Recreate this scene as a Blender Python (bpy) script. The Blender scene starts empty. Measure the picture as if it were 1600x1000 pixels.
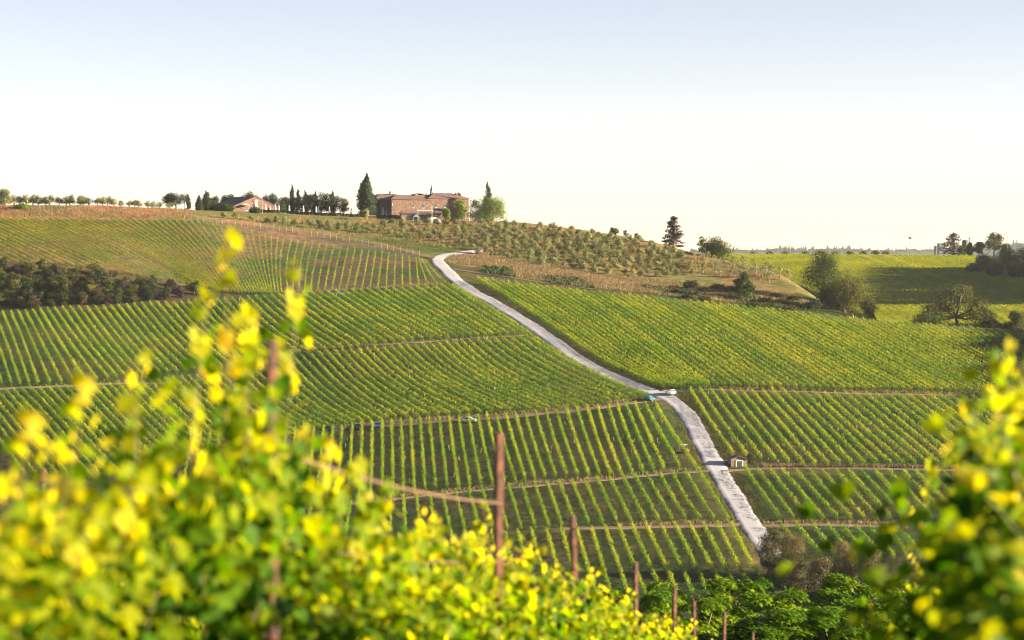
import bpy, math, random
import numpy as np
from mathutils import Vector, Matrix
R = math.radians
sc = bpy.context.scene
col = sc.collection

# ------------------------------------------------------------------ camera
F = 3764.0                       # focal length in photo pixels (1600 wide)
PITCH = math.atan(100 / F)
cam = bpy.data.cameras.new('camera'); cam_o = bpy.data.objects.new('camera', cam); col.objects.link(cam_o)
cam.lens = F / 1600 * 36; cam.sensor_width = 36; cam.clip_start = 0.5; cam.clip_end = 20000
cam_o.rotation_euler = (R(90) - PITCH, 0, 0)
cam.dof.use_dof = True; cam.dof.focus_distance = 640; cam.dof.aperture_fstop = 1.9; cam.dof.aperture_blades = 9
sc.camera = cam_o
# ------------------------------------------------------------------ light
SUN_EL, SUN_AZ = 14.0, 97.0     # azimuth clockwise from +Y (view direction)
w = bpy.data.worlds.new('World'); sc.world = w; w.use_nodes = True
nt = w.node_tree; bg = nt.nodes['Background']
sky = nt.nodes.new('ShaderNodeTexSky'); sky.sky_type = 'NISHITA'; sky.sun_disc = False
sky.sun_elevation = R(SUN_EL); sky.sun_rotation = R(SUN_AZ)
sky.altitude = 300; sky.air_density = 0.6; sky.dust_density = 0.4; sky.ozone_density = 1.0
wb = nt.nodes.new('ShaderNodeMix'); wb.data_type = 'RGBA'; wb.blend_type = 'MULTIPLY'; wb.inputs[0].default_value = 1   # camera white balance
wb.inputs[7].default_value = (0.95, 0.705, 0.595, 1); nt.links.new(sky.outputs[0], wb.inputs[6])
nt.links.new(wb.outputs[2], bg.inputs[0]); bg.inputs[1].default_value = 0.060
sl = bpy.data.lights.new('sun', 'SUN'); sl.energy = 5.0; sl.angle = R(0.5); sl.color = (1.0, 0.81, 0.55)
so = bpy.data.objects.new('sun', sl); col.objects.link(so)
sd = Vector((math.sin(R(SUN_AZ)) * math.cos(R(SUN_EL)), math.cos(R(SUN_AZ)) * math.cos(R(SUN_EL)), math.sin(R(SUN_EL))))
so.rotation_euler = sd.to_track_quat('Z', 'Y').to_euler()
sc.view_settings.view_transform = 'Standard'; sc.view_settings.look = 'None'
sc.view_settings.gamma = 1; sc.view_settings.exposure = 2.5; sc.cycles.filter_width = 1.1
sc.render.engine = 'CYCLES'
sc.cycles.max_bounces = 8; sc.cycles.diffuse_bounces = 3; sc.cycles.transmission_bounces = 4; sc.cycles.volume_bounces = 0
sc.cycles.use_denoising = True
rng = np.random.default_rng(7); random.seed(7)

# ------------------------------------------------------------------ small helpers
def tag(o, label=None, cat=None, group=None, kind=None):
    if label: o['label'] = label
    if cat: o['category'] = cat
    if group: o['group'] = group
    if kind: o['kind'] = kind
    return o

def empty(name, loc, rz=0.0, **k):
    o = bpy.data.objects.new(name, None); col.objects.link(o); o.location = loc; o.rotation_euler = (0, 0, rz)
    o.empty_display_size = 0.3
    return tag(o, **k)

def copy_tree(o, parent=None):
    c = o.copy(); col.objects.link(c)
    if parent: c.parent = parent
    for ch in list(kids.get(o.name, [])):
        cc = copy_tree(ch, c); kids.setdefault(c.name, []).append(cc)
    return c
kids = {}

def link(o, parent=None):
    col.objects.link(o)
    if parent:
        o.parent = parent; kids.setdefault(parent.name, []).append(o)
    return o

class MB:
    def __init__(s): s.v = []; s.f = []; s.m = []; s.mi = 0
    def add(s, vs, fs):
        b = len(s.v); s.v += [tuple(p) for p in vs]
        for f in fs: s.f.append([i + b for i in f]); s.m.append(s.mi)
    def box(s, x0, x1, y0, y1, z0, z1):
        s.add([(x0,y0,z0),(x1,y0,z0),(x1,y1,z0),(x0,y1,z0),(x0,y0,z1),(x1,y0,z1),(x1,y1,z1),(x0,y1,z1)],
              [(0,3,2,1),(4,5,6,7),(0,1,5,4),(1,2,6,5),(2,3,7,6),(3,0,4,7)])
    def tube(s, pts, rad, n=7, cap=True):
        pts = [Vector(p) for p in pts]; rings = []
        for i, p in enumerate(pts):
            a = pts[max(i-1,0)]; b = pts[min(i+1,len(pts)-1)]; t = (b-a).normalized()
            u = t.cross(Vector((0.3,1,0.1))).normalized(); v = t.cross(u)
            r = rad[i] if hasattr(rad,'__len__') else rad
            rings.append([p + (u*math.cos(2*math.pi*k/n) + v*math.sin(2*math.pi*k/n))*r for k in range(n)])
        vs = [q for r_ in rings for q in r_]; fs = []
        for i in range(len(pts)-1):
            for k in range(n):
                fs.append((i*n+k, i*n+(k+1)%n, (i+1)*n+(k+1)%n, (i+1)*n+k))
        if cap: fs.append(tuple(range(n-1,-1,-1))); fs.append(tuple((len(pts)-1)*n+k for k in range(n)))
        s.add(vs, fs)
    def lathe(s, prof, n=12, c=(0,0,0)):
        vs = []; fs = []
        for (r,z) in prof:
            for k in range(n): vs.append((c[0]+r*math.cos(2*math.pi*k/n), c[1]+r*math.sin(2*math.pi*k/n), c[2]+z))
        for i in range(len(prof)-1):
            for k in range(n): fs.append((i*n+k, i*n+(k+1)%n, (i+1)*n+(k+1)%n, (i+1)*n+k))
        fs.append(tuple(range(n-1,-1,-1))); fs.append(tuple((len(prof)-1)*n+k for k in range(n)))
        s.add(vs, fs)
    def build(s, name, mat, parent=None, smooth=False, bevel=0):
        me = bpy.data.meshes.new(name); me.from_pydata(s.v, [], s.f)
        for m in (mat if isinstance(mat, (list,tuple)) else [mat]): me.materials.append(m)
        if any(s.m): me.polygons.foreach_set('material_index', s.m)
        if smooth: me.polygons.foreach_set('use_smooth', [True]*len(s.f))
        me.update()
        o = bpy.data.objects.new(name, me); link(o, parent)
        if bevel:
            b = o.modifiers.new('bevel','BEVEL'); b.width = bevel; b.segments = 2
        return o

def np_mesh(name, verts, faces, mat, parent=None, fattr=None, mi=None, smooth=False):
    """verts (N,3); faces (M,k) constant size"""
    me = bpy.data.meshes.new(name)
    n, (m, k) = len(verts), faces.shape
    me.vertices.add(n); me.vertices.foreach_set('co', np.ascontiguousarray(verts, dtype=np.float32).ravel())
    me.loops.add(m*k); me.loops.foreach_set('vertex_index', np.ascontiguousarray(faces, dtype=np.int32).ravel())
    me.polygons.add(m); me.polygons.foreach_set('loop_start', np.arange(0, m*k, k, dtype=np.int32))
    for mm in (mat if isinstance(mat, (list,tuple)) else [mat]): me.materials.append(mm)
    if mi is not None: me.polygons.foreach_set('material_index', np.asarray(mi, dtype=np.int32))
    if fattr is not None:
        a = me.attributes.new('leaf_tone', 'FLOAT', 'FACE'); a.data.foreach_set('value', np.asarray(fattr, dtype=np.float32))
    if smooth: me.polygons.foreach_set('use_smooth', np.ones(m, dtype=bool))
    me.update(calc_edges=True)
    o = bpy.data.objects.new(name, me); link(o, parent)
    return o

# ------------------------------------------------------------------ materials
def mat_new(name):
    m = bpy.data.materials.new(name); m.use_nodes = True
    return m, m.node_tree, m.node_tree.nodes['Principled BSDF']

def mat_plain(name, c, rough=0.7, metal=0.0, var=0.25, scale=3.0, c2=None):
    m, t, p = mat_new(name)
    tc = t.nodes.new('ShaderNodeTexCoord'); n = t.nodes.new('ShaderNodeTexNoise'); n.inputs['Scale'].default_value = scale
    n.inputs['Detail'].default_value = 6
    r = t.nodes.new('ShaderNodeValToRGB'); t.links.new(tc.outputs['Object'], n.inputs['Vector']); t.links.new(n.outputs['Fac'], r.inputs[0])
    c2 = c2 or tuple(x*(1-var) for x in c)
    r.color_ramp.elements[0].color = (*c2,1); r.color_ramp.elements[1].color = (*c,1)
    r.color_ramp.elements[0].position = .35; r.color_ramp.elements[1].position = .65
    t.links.new(r.outputs[0], p.inputs['Base Color']); p.inputs['Roughness'].default_value = rough; p.inputs['Metallic'].default_value = metal
    return m

def mat_leaf(name, cols, trans=0.45, tcol=None, gloss=0.08, nscale=0.15, objvar=0.15, nmix=0.5):
    """cols: list of rgb over a 0..1 ramp; per-leaf tone (random, by height on vines) + clump noise picks along it"""
    m, t, p = mat_new(name); N = t.nodes; L = t.links
    at = N.new('ShaderNodeAttribute'); at.attribute_name = 'leaf_tone'
    tc = N.new('ShaderNodeNewGeometry'); n = N.new('ShaderNodeTexNoise'); n.inputs['Scale'].default_value = nscale; n.inputs['Detail'].default_value = 3
    L.new(tc.outputs['Position'], n.inputs['Vector'])
    mx = N.new('ShaderNodeMix'); mx.data_type = 'FLOAT'; mx.inputs[0].default_value = nmix
    L.new(at.outputs['Fac'], mx.inputs[2]); L.new(n.outputs['Fac'], mx.inputs[3])
    oi = N.new('ShaderNodeObjectInfo'); ad = N.new('ShaderNodeMath'); ad.operation = 'MULTIPLY_ADD'
    L.new(oi.outputs['Random'], ad.inputs[0]); ad.inputs[1].default_value = objvar
    L.new(mx.outputs[0], ad.inputs[2])
    sb = N.new('ShaderNodeMath'); sb.operation = 'SUBTRACT'; L.new(ad.outputs[0], sb.inputs[0]); sb.inputs[1].default_value = objvar/2
    r = N.new('ShaderNodeValToRGB'); L.new(sb.outputs[0], r.inputs[0])
    cr = r.color_ramp
    while len(cr.elements) < len(cols): cr.elements.new(0.5)
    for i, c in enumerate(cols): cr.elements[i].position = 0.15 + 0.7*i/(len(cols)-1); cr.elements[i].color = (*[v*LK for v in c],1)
    L.new(r.outputs[0], p.inputs['Base Color']); p.inputs['Roughness'].default_value = 0.55
    p.inputs['Specular IOR Level'].default_value = gloss
    tr = N.new('ShaderNodeBsdfTranslucent'); hs = N.new('ShaderNodeMix'); hs.data_type = 'RGBA'; hs.blend_type = 'MULTIPLY'; hs.inputs[0].default_value = 1
    L.new(r.outputs[0], hs.inputs[6]); hs.inputs[7].default_value = (*(tcol or (1.9,1.6,0.5)),1); L.new(hs.outputs[2], tr.inputs[0])
    ms = N.new('ShaderNodeMixShader'); ms.inputs[0].default_value = trans
    L.new(p.outputs[0], ms.inputs[1]); L.new(tr.outputs[0], ms.inputs[2])
    L.new(ms.outputs[0], N['Material Output'].inputs['Surface'])
    return m

LK = 0.62
M = {}
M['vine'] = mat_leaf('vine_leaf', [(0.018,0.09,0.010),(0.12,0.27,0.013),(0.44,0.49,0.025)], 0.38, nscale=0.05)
M['vine_sunlit'] = mat_leaf('sunlit_vine_leaf', [(0.06,0.13,0.012),(0.18,0.24,0.018),(0.46,0.42,0.03)], 0.35, nscale=0.04)  # golden tone stands in for sun on the upper left rows
M['vine_far'] = mat_leaf('far_vine_leaf', [(0.08,0.17,0.01),(0.28,0.38,0.018),(0.62,0.60,0.035)], 0.3, nscale=0.03)
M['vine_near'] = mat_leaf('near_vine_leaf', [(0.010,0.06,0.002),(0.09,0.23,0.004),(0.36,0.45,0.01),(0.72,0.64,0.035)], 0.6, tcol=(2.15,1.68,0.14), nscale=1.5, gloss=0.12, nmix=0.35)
M['olive'] = mat_leaf('olive_leaf', [(0.09,0.12,0.05),(0.21,0.25,0.09),(0.60,0.55,0.22)], 0.15, tcol=(1.3,1.2,.7), nscale=0.3)
M['olive_dark'] = mat_leaf('olive_dark_leaf', [(0.06,0.09,0.04),(0.16,0.19,0.07),(0.52,0.45,0.17)], 0.15, tcol=(1.3,1.2,.6), nscale=0.3)
M['pine'] = mat_leaf('pine_needle', [(0.012,0.028,0.012),(0.03,0.055,0.018),(0.06,0.08,0.022)], 0.15, tcol=(1.3,1.2,.5), nscale=0.3)
M['cypress'] = mat_leaf('cypress_leaf', [(0.010,0.022,0.012),(0.022,0.042,0.018),(0.045,0.065,0.02)], 0.1, tcol=(1.3,1.2,.5), nscale=0.4)
M['conifer_red'] = mat_leaf('purple_conifer', [(0.028,0.024,0.026),(0.05,0.04,0.038),(0.09,0.06,0.045)], 0.15, tcol=(1.3,1.1,.8), nscale=0.4)
M['broad'] = mat_leaf('broad_leaf', [(0.022,0.045,0.012),(0.05,0.085,0.018),(0.13,0.15,0.025)], 0.18, nscale=0.3)
M['broad_bright'] = mat_leaf('bright_leaf', [(0.06,0.13,0.012),(0.13,0.23,0.02),(0.34,0.38,0.03)], 0.3, nscale=0.3)
M['ochre'] = mat_leaf('ochre_leaf', [(0.035,0.055,0.016),(0.08,0.10,0.024),(0.25,0.21,0.04)], 0.22, tcol=(1.6,1.3,.5), nscale=0.3)
M['scrub'] = mat_leaf('scrub_leaf', [(0.022,0.035,0.014),(0.055,0.058,0.024),(0.17,0.12,0.05)], 0.12, tcol=(1.4,1.2,.6), nscale=0.12)
M['willow'] = mat_leaf('willow_leaf', [(0.05,0.06,0.03),(0.13,0.13,0.06),(0.33,0.25,0.12)], 0.3, tcol=(1.4,1.2,.6), nscale=0.3)
M['walnut'] = mat_leaf('walnut_leaf', [(0.03,0.12,0.008),(0.20,0.38,0.018),(0.62,0.70,0.04)], 0.45, nscale=0.35, gloss=.15)
M['drygrass'] = mat_leaf('dry_grass', [(0.14,0.13,0.055),(0.31,0.24,0.13),(0.62,0.47,0.29)], 0.35, tcol=(1.3,1.1,.8), nscale=0.1)
M['greengrass'] = mat_leaf('green_grass', [(0.06,0.09,0.025),(0.10,0.13,0.035),(0.20,0.20,0.07)], 0.35, nscale=0.1)
M['scrubgrass'] = mat_leaf('scrub_grass', [(0.03,0.06,0.02),(0.05,0.09,0.03),(0.10,0.13,0.04)], 0.3, nscale=0.2)
M['bark'] = mat_plain('bark', (0.14,0.10,0.07), 0.9, scale=6)
M['bark_pale'] = mat_plain('pale_bark', (0.26,0.20,0.15), 0.9, scale=6)
M['farwood'] = mat_leaf('far_wood', [(0.02,0.035,0.018),(0.035,0.05,0.022),(0.05,0.06,0.03)], 0.1, tcol=(1.2,1.1,.6), nscale=0.01)

# ------------------------------------------------------------------ terrain
cosP, sinP = math.cos(PITCH), math.sin(PITCH)
def zdir(py):                      # z per unit y of the ray through photo row py
    v = -(np.asarray(py, float) - 500)/F
    return (-sinP + v*cosP)/(cosP + v*sinP)
def xdir(px, py):
    v = -(np.asarray(py, float) - 500)/F
    return (np.asarray(px, float) - 800)/F/(cosP + v*sinP)
def project(x, y, z):
    d = y*cosP - z*sinP; u = y*sinP + z*cosP
    return 800 + F*x/d, 500 - F*u/d
def Dslope(py): return 136.6/(0.15 + (np.asarray(py, float)-400)/F)

def pchip(xs, ys, q):
    xs = np.asarray(xs, float); ys = np.asarray(ys, float)
    n = len(np.atleast_1d(q)); q = np.clip(np.atleast_1d(q), xs[0], xs[-1])
    return herm(np.broadcast_to(xs, (n, len(xs))), np.broadcast_to(ys, (n, len(ys))), q)
def herm(X, Y, q):
    h = np.diff(X, axis=1); d = np.diff(Y, axis=1)/h
    m = np.zeros_like(Y, dtype=float); a, b = d[:, :-1], d[:, 1:]
    with np.errstate(divide='ignore', invalid='ignore'):
        hm = np.where(a*b > 0, 2*a*b/(a+b), 0.0)
    m[:, 1:-1] = hm; m[:, 0] = d[:, 0]; m[:, -1] = d[:, -1]
    k = np.sum(q[:, None] >= X[:, 1:-1], axis=1); r = np.arange(len(q))
    x0 = X[r, k]; hh = h[r, k]; t = np.clip((q-x0)/hh, 0, 1)
    y0, y1, m0, m1 = Y[r, k], Y[r, k+1], m[r, k]*hh, m[r, k+1]*hh
    return (2*t**3-3*t**2+1)*y0 + (t**3-2*t**2+t)*m0 + (-2*t**3+3*t**2)*y1 + (t**3-t**2)*m1

#  column px : n6, n7, n8, n9 as (D, py)   n10, n11, n12 as (D, z)
COLS = {
 -400: [(790,490),(830,405),(960,338),(1000,317),(1120,15),(1300,0),(1500,-5)],
    0: [(795,487),(832,408),(965,340),(1000,320),(1120,16),(1300,0),(1500,-5)],
  150: [(800,478),(837,417),(965,341),(1005,321),(1120,17),(1300,0),(1500,-5)],
  300: [(815,466),(847,443),(965,344),(1010,328),(1120,18),(1300,2),(1500,-5)],
  400: [(828,458),(846,451),(955,362),(1028,332),(1120,18),(1300,4),(1500,-5)],
  500: [(835,455),(865,436),(950,376),(1033,336),(1120,18),(1300,6),(1500,-3)],
  600: [(840,450),(870,428),(940,386),(1033,341),(1120,17.5),(1300,6),(1500,-3)],
  700: [(845,444),(880,420),(925,397),(1033,345),(1120,16),(1300,6),(1500,-2)],
  800: [(846,441),(880,420),(925,398),(1033,347),(1110,9),(1300,0),(1500,-2)],
  900: [(838,448),(870,430),(915,403),(1010,358),(1110,3),(1300,-4),(1500,-2)],
 1000: [(828,458),(858,442),(900,418),(980,374),(1080,-6),(1250,-8),(1500,-1)],
 1100: [(815,470),(845,454),(880,434),(945,399),(1030,-18),(1150,-20),(1500,-0.3)],
 1200: [(802,481),(828,467),(860,449),(908,422),(975,-30),(1070,-29),(1500,0)],
 1300: [(790,492),(812,484),(830,481),(846,482),(950,-38),(1060,-30),(1500,0.2)],
 1400: [(778,503),(792,512),(830,545),(880,560),(950,-41),(1060,-30),(1500,0.4)],
 1600: [(765,515),(780,527),(830,560),(880,572),(950,-42),(1060,-29),(1500,0)],
 2000: [(750,530),(770,545),(830,580),(880,585),(950,-43),(1060,-26),(1500,3)],
}
cpx = np.array(sorted(COLS), float)
MOD5 = dict(zip(sorted(COLS), [4,2.5,.3,-2.4,-1.6,.2,1.4,1.2,1,.8,.8,.6,.2,-.2,-.6,-1,-1]))
MOD4 = dict(zip(sorted(COLS), [1,1,.5,-1,-1,-1,-.6,0,0,0,.4,.6,.6,.2,-.3,-1,-3]))
ND, NZ = [], []
for c in sorted(COLS):
    D = [300., 400.]; Z = [-62., -75.]
    for k, py in enumerate((928, 725, 620, 520)):
        d = float(Dslope(py)); D.append(d); Z.append(d*float(zdir(py)) + (MOD4[c] if k == 2 else MOD5[c] if k == 3 else 0))
    for d, py in COLS[c][:4]: D.append(float(d)); Z.append(d*float(zdir(py)))
    for d, z in COLS[c][4:]: D.append(float(d)); Z.append(float(z))
    D += [1950., 6500., 8200., 9000.]; Z += [-30., -25., float(8200*zdir(393.5 if c < 1500 else 385)), -10.]
    ND.append(D); NZ.append(Z)
ND = np.array(ND); NZ = np.array(NZ); K = ND.shape[1]
NEAR_Y = [-120, 0, 10, 20, 30, 100, 200, 300]; NEAR_Z = [8, -1.7, -2.55, -4.3, -6.2, -20.5, -41, -62]

def height_raw(x, y):
    x = np.asarray(x, float).ravel(); y = np.asarray(y, float).ravel()
    z = np.empty_like(x); near = y < 300
    if near.any(): z[near] = pchip(NEAR_Y, NEAR_Z, y[near])
    f = ~near
    if f.any():
        a = 800 + F*x[f]/y[f]; yq = np.minimum(y[f], 8999.)
        Dk = np.stack([pchip(cpx, ND[:, k], a) for k in range(K)], 1)
        Zk = np.stack([pchip(cpx, NZ[:, k], a) for k in range(K)], 1)
        z[f] = herm(Dk, Zk, yq)
    # gentle natural unevenness
    z += 0.10*np.sin(x*0.21+0.4)*np.sin(y*0.17) + 0.07*np.sin(x*0.53+y*0.31)
    return z

def grid_axis(segs):
    out = [segs[0][0]]
    for a, b, s in segs:
        n = max(1, int(round((b-a)/s))); out += list(np.linspace(a, b, n+1)[1:])
    return np.array(out)
GX = grid_axis([(-3500,-1200,230),(-1200,-420,26),(-420,-280,7),(-280,340,2.0),(340,480,7),(480,1400,26),(1400,3500,230)])
GY = grid_axis([(-120,-20,20),(-20,60,2),(60,300,12),(300,440,5),(440,1060,2.0),(1060,1560,5),(1560,2000,25),(2000,9000,160)])
XX, YY = np.meshgrid(GX, GY, indexing='ij')
GZ = height_raw(XX, YY).reshape(XX.shape)
def H(x, y):
    x = np.asarray(x, float); y = np.asarray(y, float)
    i = np.clip(np.searchsorted(GX, x)-1, 0, len(GX)-2); j = np.clip(np.searchsorted(GY, y)-1, 0, len(GY)-2)
    u = (x-GX[i])/(GX[i+1]-GX[i]); v = (y-GY[j])/(GY[j+1]-GY[j])
    return GZ[i,j]*(1-u)*(1-v) + GZ[i+1,j]*u*(1-v) + GZ[i,j+1]*(1-u)*v + GZ[i+1,j+1]*u*v

def G(px, py, d0=440., d1=1700.):
    """first ground point on the ray through a photo pixel, beyond d0 (nan where none)"""
    px = np.atleast_1d(np.asarray(px, float)); py = np.atleast_1d(np.asarray(py, float)); out = np.full((len(px), 3), np.nan)
    ds = np.arange(d0, d1, 2.0)
    for s in range(0, len(px), 2000):
        q = slice(s, s+2000); zx = xdir(px[q], py[q]); zz = zdir(py[q])
        g = zz[:, None]*ds - H(zx[:, None]*ds, np.broadcast_to(ds, (len(zx), len(ds))))
        neg = (g <= 0) & (np.arange(len(ds)) > 0); k = np.argmax(neg, 1); ok = neg.any(1) & (k > 0)
        k = np.maximum(k, 1); r = np.arange(len(zx)); g0, g1 = g[r, k-1], g[r, k]
        d = ds[k-1] + 2.0*np.clip(g0/np.where(g0-g1 == 0, 1, g0-g1), 0, 1)
        o = np.stack([zx*d, d, H(zx*d, d)], 1); o[~ok] = np.nan; out[q] = o
    return out
def G1(px, py, **k):
    p = G([px], [py], **k)[0]
    if np.isnan(p[0]):                      # just above a crest: slide down to it
        for dy in range(1, 30):
            p = G([px], [py+dy], **k)[0]
            if not np.isnan(p[0]): break
    return p
def at(px, D):
    x = (px-800)/F*D*cosP; return (x, D, float(H(x, D)))

def inpoly(px, py, poly):
    px = np.asarray(px); py = np.asarray(py); c = np.zeros(px.shape, bool); n = len(poly)
    for i in range(n):
        x0, y0 = poly[i]; x1, y1 = poly[(i+1) % n]
        if y0 == y1: continue
        t = ((y0 > py) != (y1 > py)) & (px < (x1-x0)*(py-y0)/(y1-y0)+x0); c ^= t
    return c

# ground colours, by place
Z_UL = [(-500,338),(290,342),(420,355),(560,378),(660,400),(705,443),(560,453),(350,456),(190,427),(0,409),(-500,405)]
Z_RED = [(-500,310),(300,322),(300,344),(0,342),(-500,342)]
Z_BANK = [(-500,403),(0,409),(190,427),(345,455),(300,470),(0,490),(-500,498)]
Z_GROVE = [(300,320),(800,335),(1000,370),(1100,398),(1250,430),(1290,480),(1240,488),(1000,450),(850,436),(745,430),(700,416),(672,402),(560,378),(420,355),(290,343)]
Z_STRIPR = [(690,404),(760,440),(870,500),(930,550),(1010,598),(1060,606),(1110,660),(1150,705),(1150,735),(1190,800),(1215,830),(1215,870),(1150,860),(1060,640),(1000,612),(900,572),(830,520),(700,430)]
Z_STRIPL = [(1020,626),(1100,720),(1180,880),(1205,880),(1100,690),(1050,625)]
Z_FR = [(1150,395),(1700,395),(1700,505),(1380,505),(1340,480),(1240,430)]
vx, vy = project(XX, YY, GZ)
ter = np.zeros(XX.shape + (4,)); ter[..., 3] = 1
ter[..., :3] = (0.042, 0.050, 0.021)
far = YY > 430
def zone(poly, c, lo=430, hi=1700):
    m = inpoly(vx, vy, poly) & (YY > lo) & (YY < hi); ter[m, :3] = [v*.62 for v in c]
zone(Z_GROVE, (0.23,0.185,0.085), 840, 1130)
zone(Z_UL, (0.15,0.12,0.085), 800, 975)
zone(Z_RED, (0.38,0.20,0.11), 940, 1040)
zone(Z_BANK, (0.07,0.06,0.035), 780, 870)
zone(Z_STRIPR, (0.12,0.12,0.05)); zone(Z_STRIPL, (0.15,0.135,0.06))
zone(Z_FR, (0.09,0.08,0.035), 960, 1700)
zone([(570,372),(700,378),(760,388),(700,396),(640,392)], (0.12,0.15,0.04), 840, 1000)
zone([(690,412),(800,425),(930,440),(1100,462),(1100,476),(930,455),(800,445),(745,432)], (0.11,0.11,0.05), 780, 900)
ter[(YY > 1700), :3] = (0.04, 0.05, 0.03)
ter[(YY < 430), :3] = (0.10, 0.11, 0.045)
nx, ny = XX.shape
idx = np.arange(nx*ny).reshape(nx, ny)
faces = np.stack([idx[:-1,:-1], idx[1:,:-1], idx[1:,1:], idx[:-1,1:]], -1).reshape(-1, 4)
mg, t, p = mat_new('hill_ground')
N, L = t.nodes, t.links
at_ = N.new('ShaderNodeAttribute'); at_.attribute_name = 'soil'
ge = N.new('ShaderNodeNewGeometry')
n1 = N.new('ShaderNodeTexNoise'); n1.inputs['Scale'].default_value = 0.35; n1.inputs['Detail'].default_value = 8; n1.inputs['Roughness'].default_value = .65
n2 = N.new('ShaderNodeTexNoise'); n2.inputs['Scale'].default_value = 0.045; n2.inputs['Detail'].default_value = 4
for n_ in (n1, n2): L.new(ge.outputs['Position'], n_.inputs['Vector'])
r1 = N.new('ShaderNodeValToRGB'); L.new(n1.outputs['Fac'], r1.inputs[0])
r1.color_ramp.elements[0].position = .35; r1.color_ramp.elements[0].color = (0.5,0.62,0.5,1)
r1.color_ramp.elements[1].position = .68; r1.color_ramp.elements[1].color = (1.5,1.3,1.25,1)
r2 = N.new('ShaderNodeValToRGB'); L.new(n2.outputs['Fac'], r2.inputs[0])
r2.color_ramp.elements[0].position = .38; r2.color_ramp.elements[0].color = (0.55,0.95,0.5,1)
r2.color_ramp.elements[1].position = .62; r2.color_ramp.elements[1].color = (1.35,1.05,1.0,1)
a1 = N.new('ShaderNodeMix'); a1.data_type = 'RGBA'; a1.blend_type = 'MULTIPLY'; a1.inputs[0].default_value = 1
a2 = N.new('ShaderNodeMix'); a2.data_type = 'RGBA'; a2.blend_type = 'MULTIPLY'; a2.inputs[0].default_value = 1
L.new(at_.outputs['Color'], a1.inputs[6]); L.new(r1.outputs[0], a1.inputs[7]); L.new(a1.outputs[2], a2.inputs[6]); L.new(r2.outputs[0], a2.inputs[7])
L.new(a2.outputs[2], p.inputs['Base Color']); p.inputs['Roughness'].default_value = 0.95; p.inputs['Specular IOR Level'].default_value = 0.1
bp = N.new('ShaderNodeBump'); bp.inputs['Strength'].default_value = 0.6; bp.inputs['Distance'].default_value = 0.35
L.new(n1.outputs['Fac'], bp.inputs['Height']); L.new(bp.outputs[0], p.inputs['Normal'])
hills = np_mesh('hills', np.stack([XX, YY, GZ], -1).reshape(-1, 3), faces, mg, smooth=True)
ca = hills.data.color_attributes.new('soil', 'FLOAT_COLOR', 'POINT'); ca.data.foreach_set('color', ter.reshape(-1).astype(np.float32))
tag(hills, kind='structure')

# ------------------------------------------------------------------ road and tracks
def resample(pts, step):
    pts = np.asarray(pts, float); s = np.r_[0, np.cumsum(np.linalg.norm(np.diff(pts[:, :2], axis=0), axis=1))]
    n = max(2, int(s[-1]/step)+1); q = np.linspace(0, s[-1], n)
    return np.stack([np.interp(q, s, pts[:, k]) for k in range(pts.shape[1])], 1), q
def smooth_line(pts, it=2):
    pts = np.asarray(pts, float)
    for _ in range(it):
        a = pts[:-1]*.75+pts[1:]*.25; b = pts[:-1]*.25+pts[1:]*.75
        pts = np.r_[pts[:1], np.stack([a, b], 1).reshape(-1, pts.shape[1]), pts[-1:]]
    return pts
def mat_track(name, c, cm, edge):
    m, t, p = mat_new(name); N, L = t.nodes, t.links
    a = N.new('ShaderNodeAttribute'); a.attribute_name = 'across'
    ge = N.new('ShaderNodeNewGeometry'); n = N.new('ShaderNodeTexNoise'); n.inputs['Scale'].default_value = 0.9; n.inputs['Detail'].default_value = 8
    L.new(ge.outputs['Position'], n.inputs['Vector'])
    md = N.new('ShaderNodeMath'); md.operation = 'MULTIPLY_ADD'; L.new(n.outputs['Fac'], md.inputs[0]); md.inputs[1].default_value = .09; L.new(a.outputs['Fac'], md.inputs[2])
    r = N.new('ShaderNodeValToRGB'); L.new(md.outputs[0], r.inputs[0]); e = r.color_ramp
    e.elements[0].position = .16; e.elements[0].color = (*cm,1); e.elements[1].position = .30; e.elements[1].color = (*[v*.9 for v in c],1)
    x = e.elements.new(.48); x.color = (*c,1); x = e.elements.new(.66); x.color = (*[v*.92 for v in c],1)
    x = e.elements.new(.88); x.color = (*[v*.95 for v in c],1); x = e.elements.new(1.0); x.color = (*edge,1)
    L.new(r.outputs[0], p.inputs['Base Color']); p.inputs['Roughness'].default_value = .95; p.inputs['Specular IOR Level'].default_value = .15
    b = N.new('ShaderNodeBump'); b.inputs['Strength'].default_value = .05; b.inputs['Distance'].default_value = .02
    n3 = N.new('ShaderNodeTexNoise'); n3.inputs['Scale'].default_value = 2.5; n3.inputs['Detail'].default_value = 6; L.new(ge.outputs['Position'], n3.inputs['Vector'])
    L.new(n3.outputs['Fac'], b.inputs['Height']); L.new(b.outputs[0], p.inputs['Normal'])
    return m
M['gravel'] = mat_track('white_gravel', (0.36,0.365,0.41), (0.34,0.34,0.37), (0.25,0.245,0.24))
M['sand'] = mat_track('sandy_track', (0.16,0.12,0.08), (0.11,0.09,0.055), (0.07,0.065,0.035))
M['redtrack'] = mat_track('brown_track', (0.13,0.085,0.065), (0.12,0.08,0.055), (0.12,0.085,0.055))
ROADS = []
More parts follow.
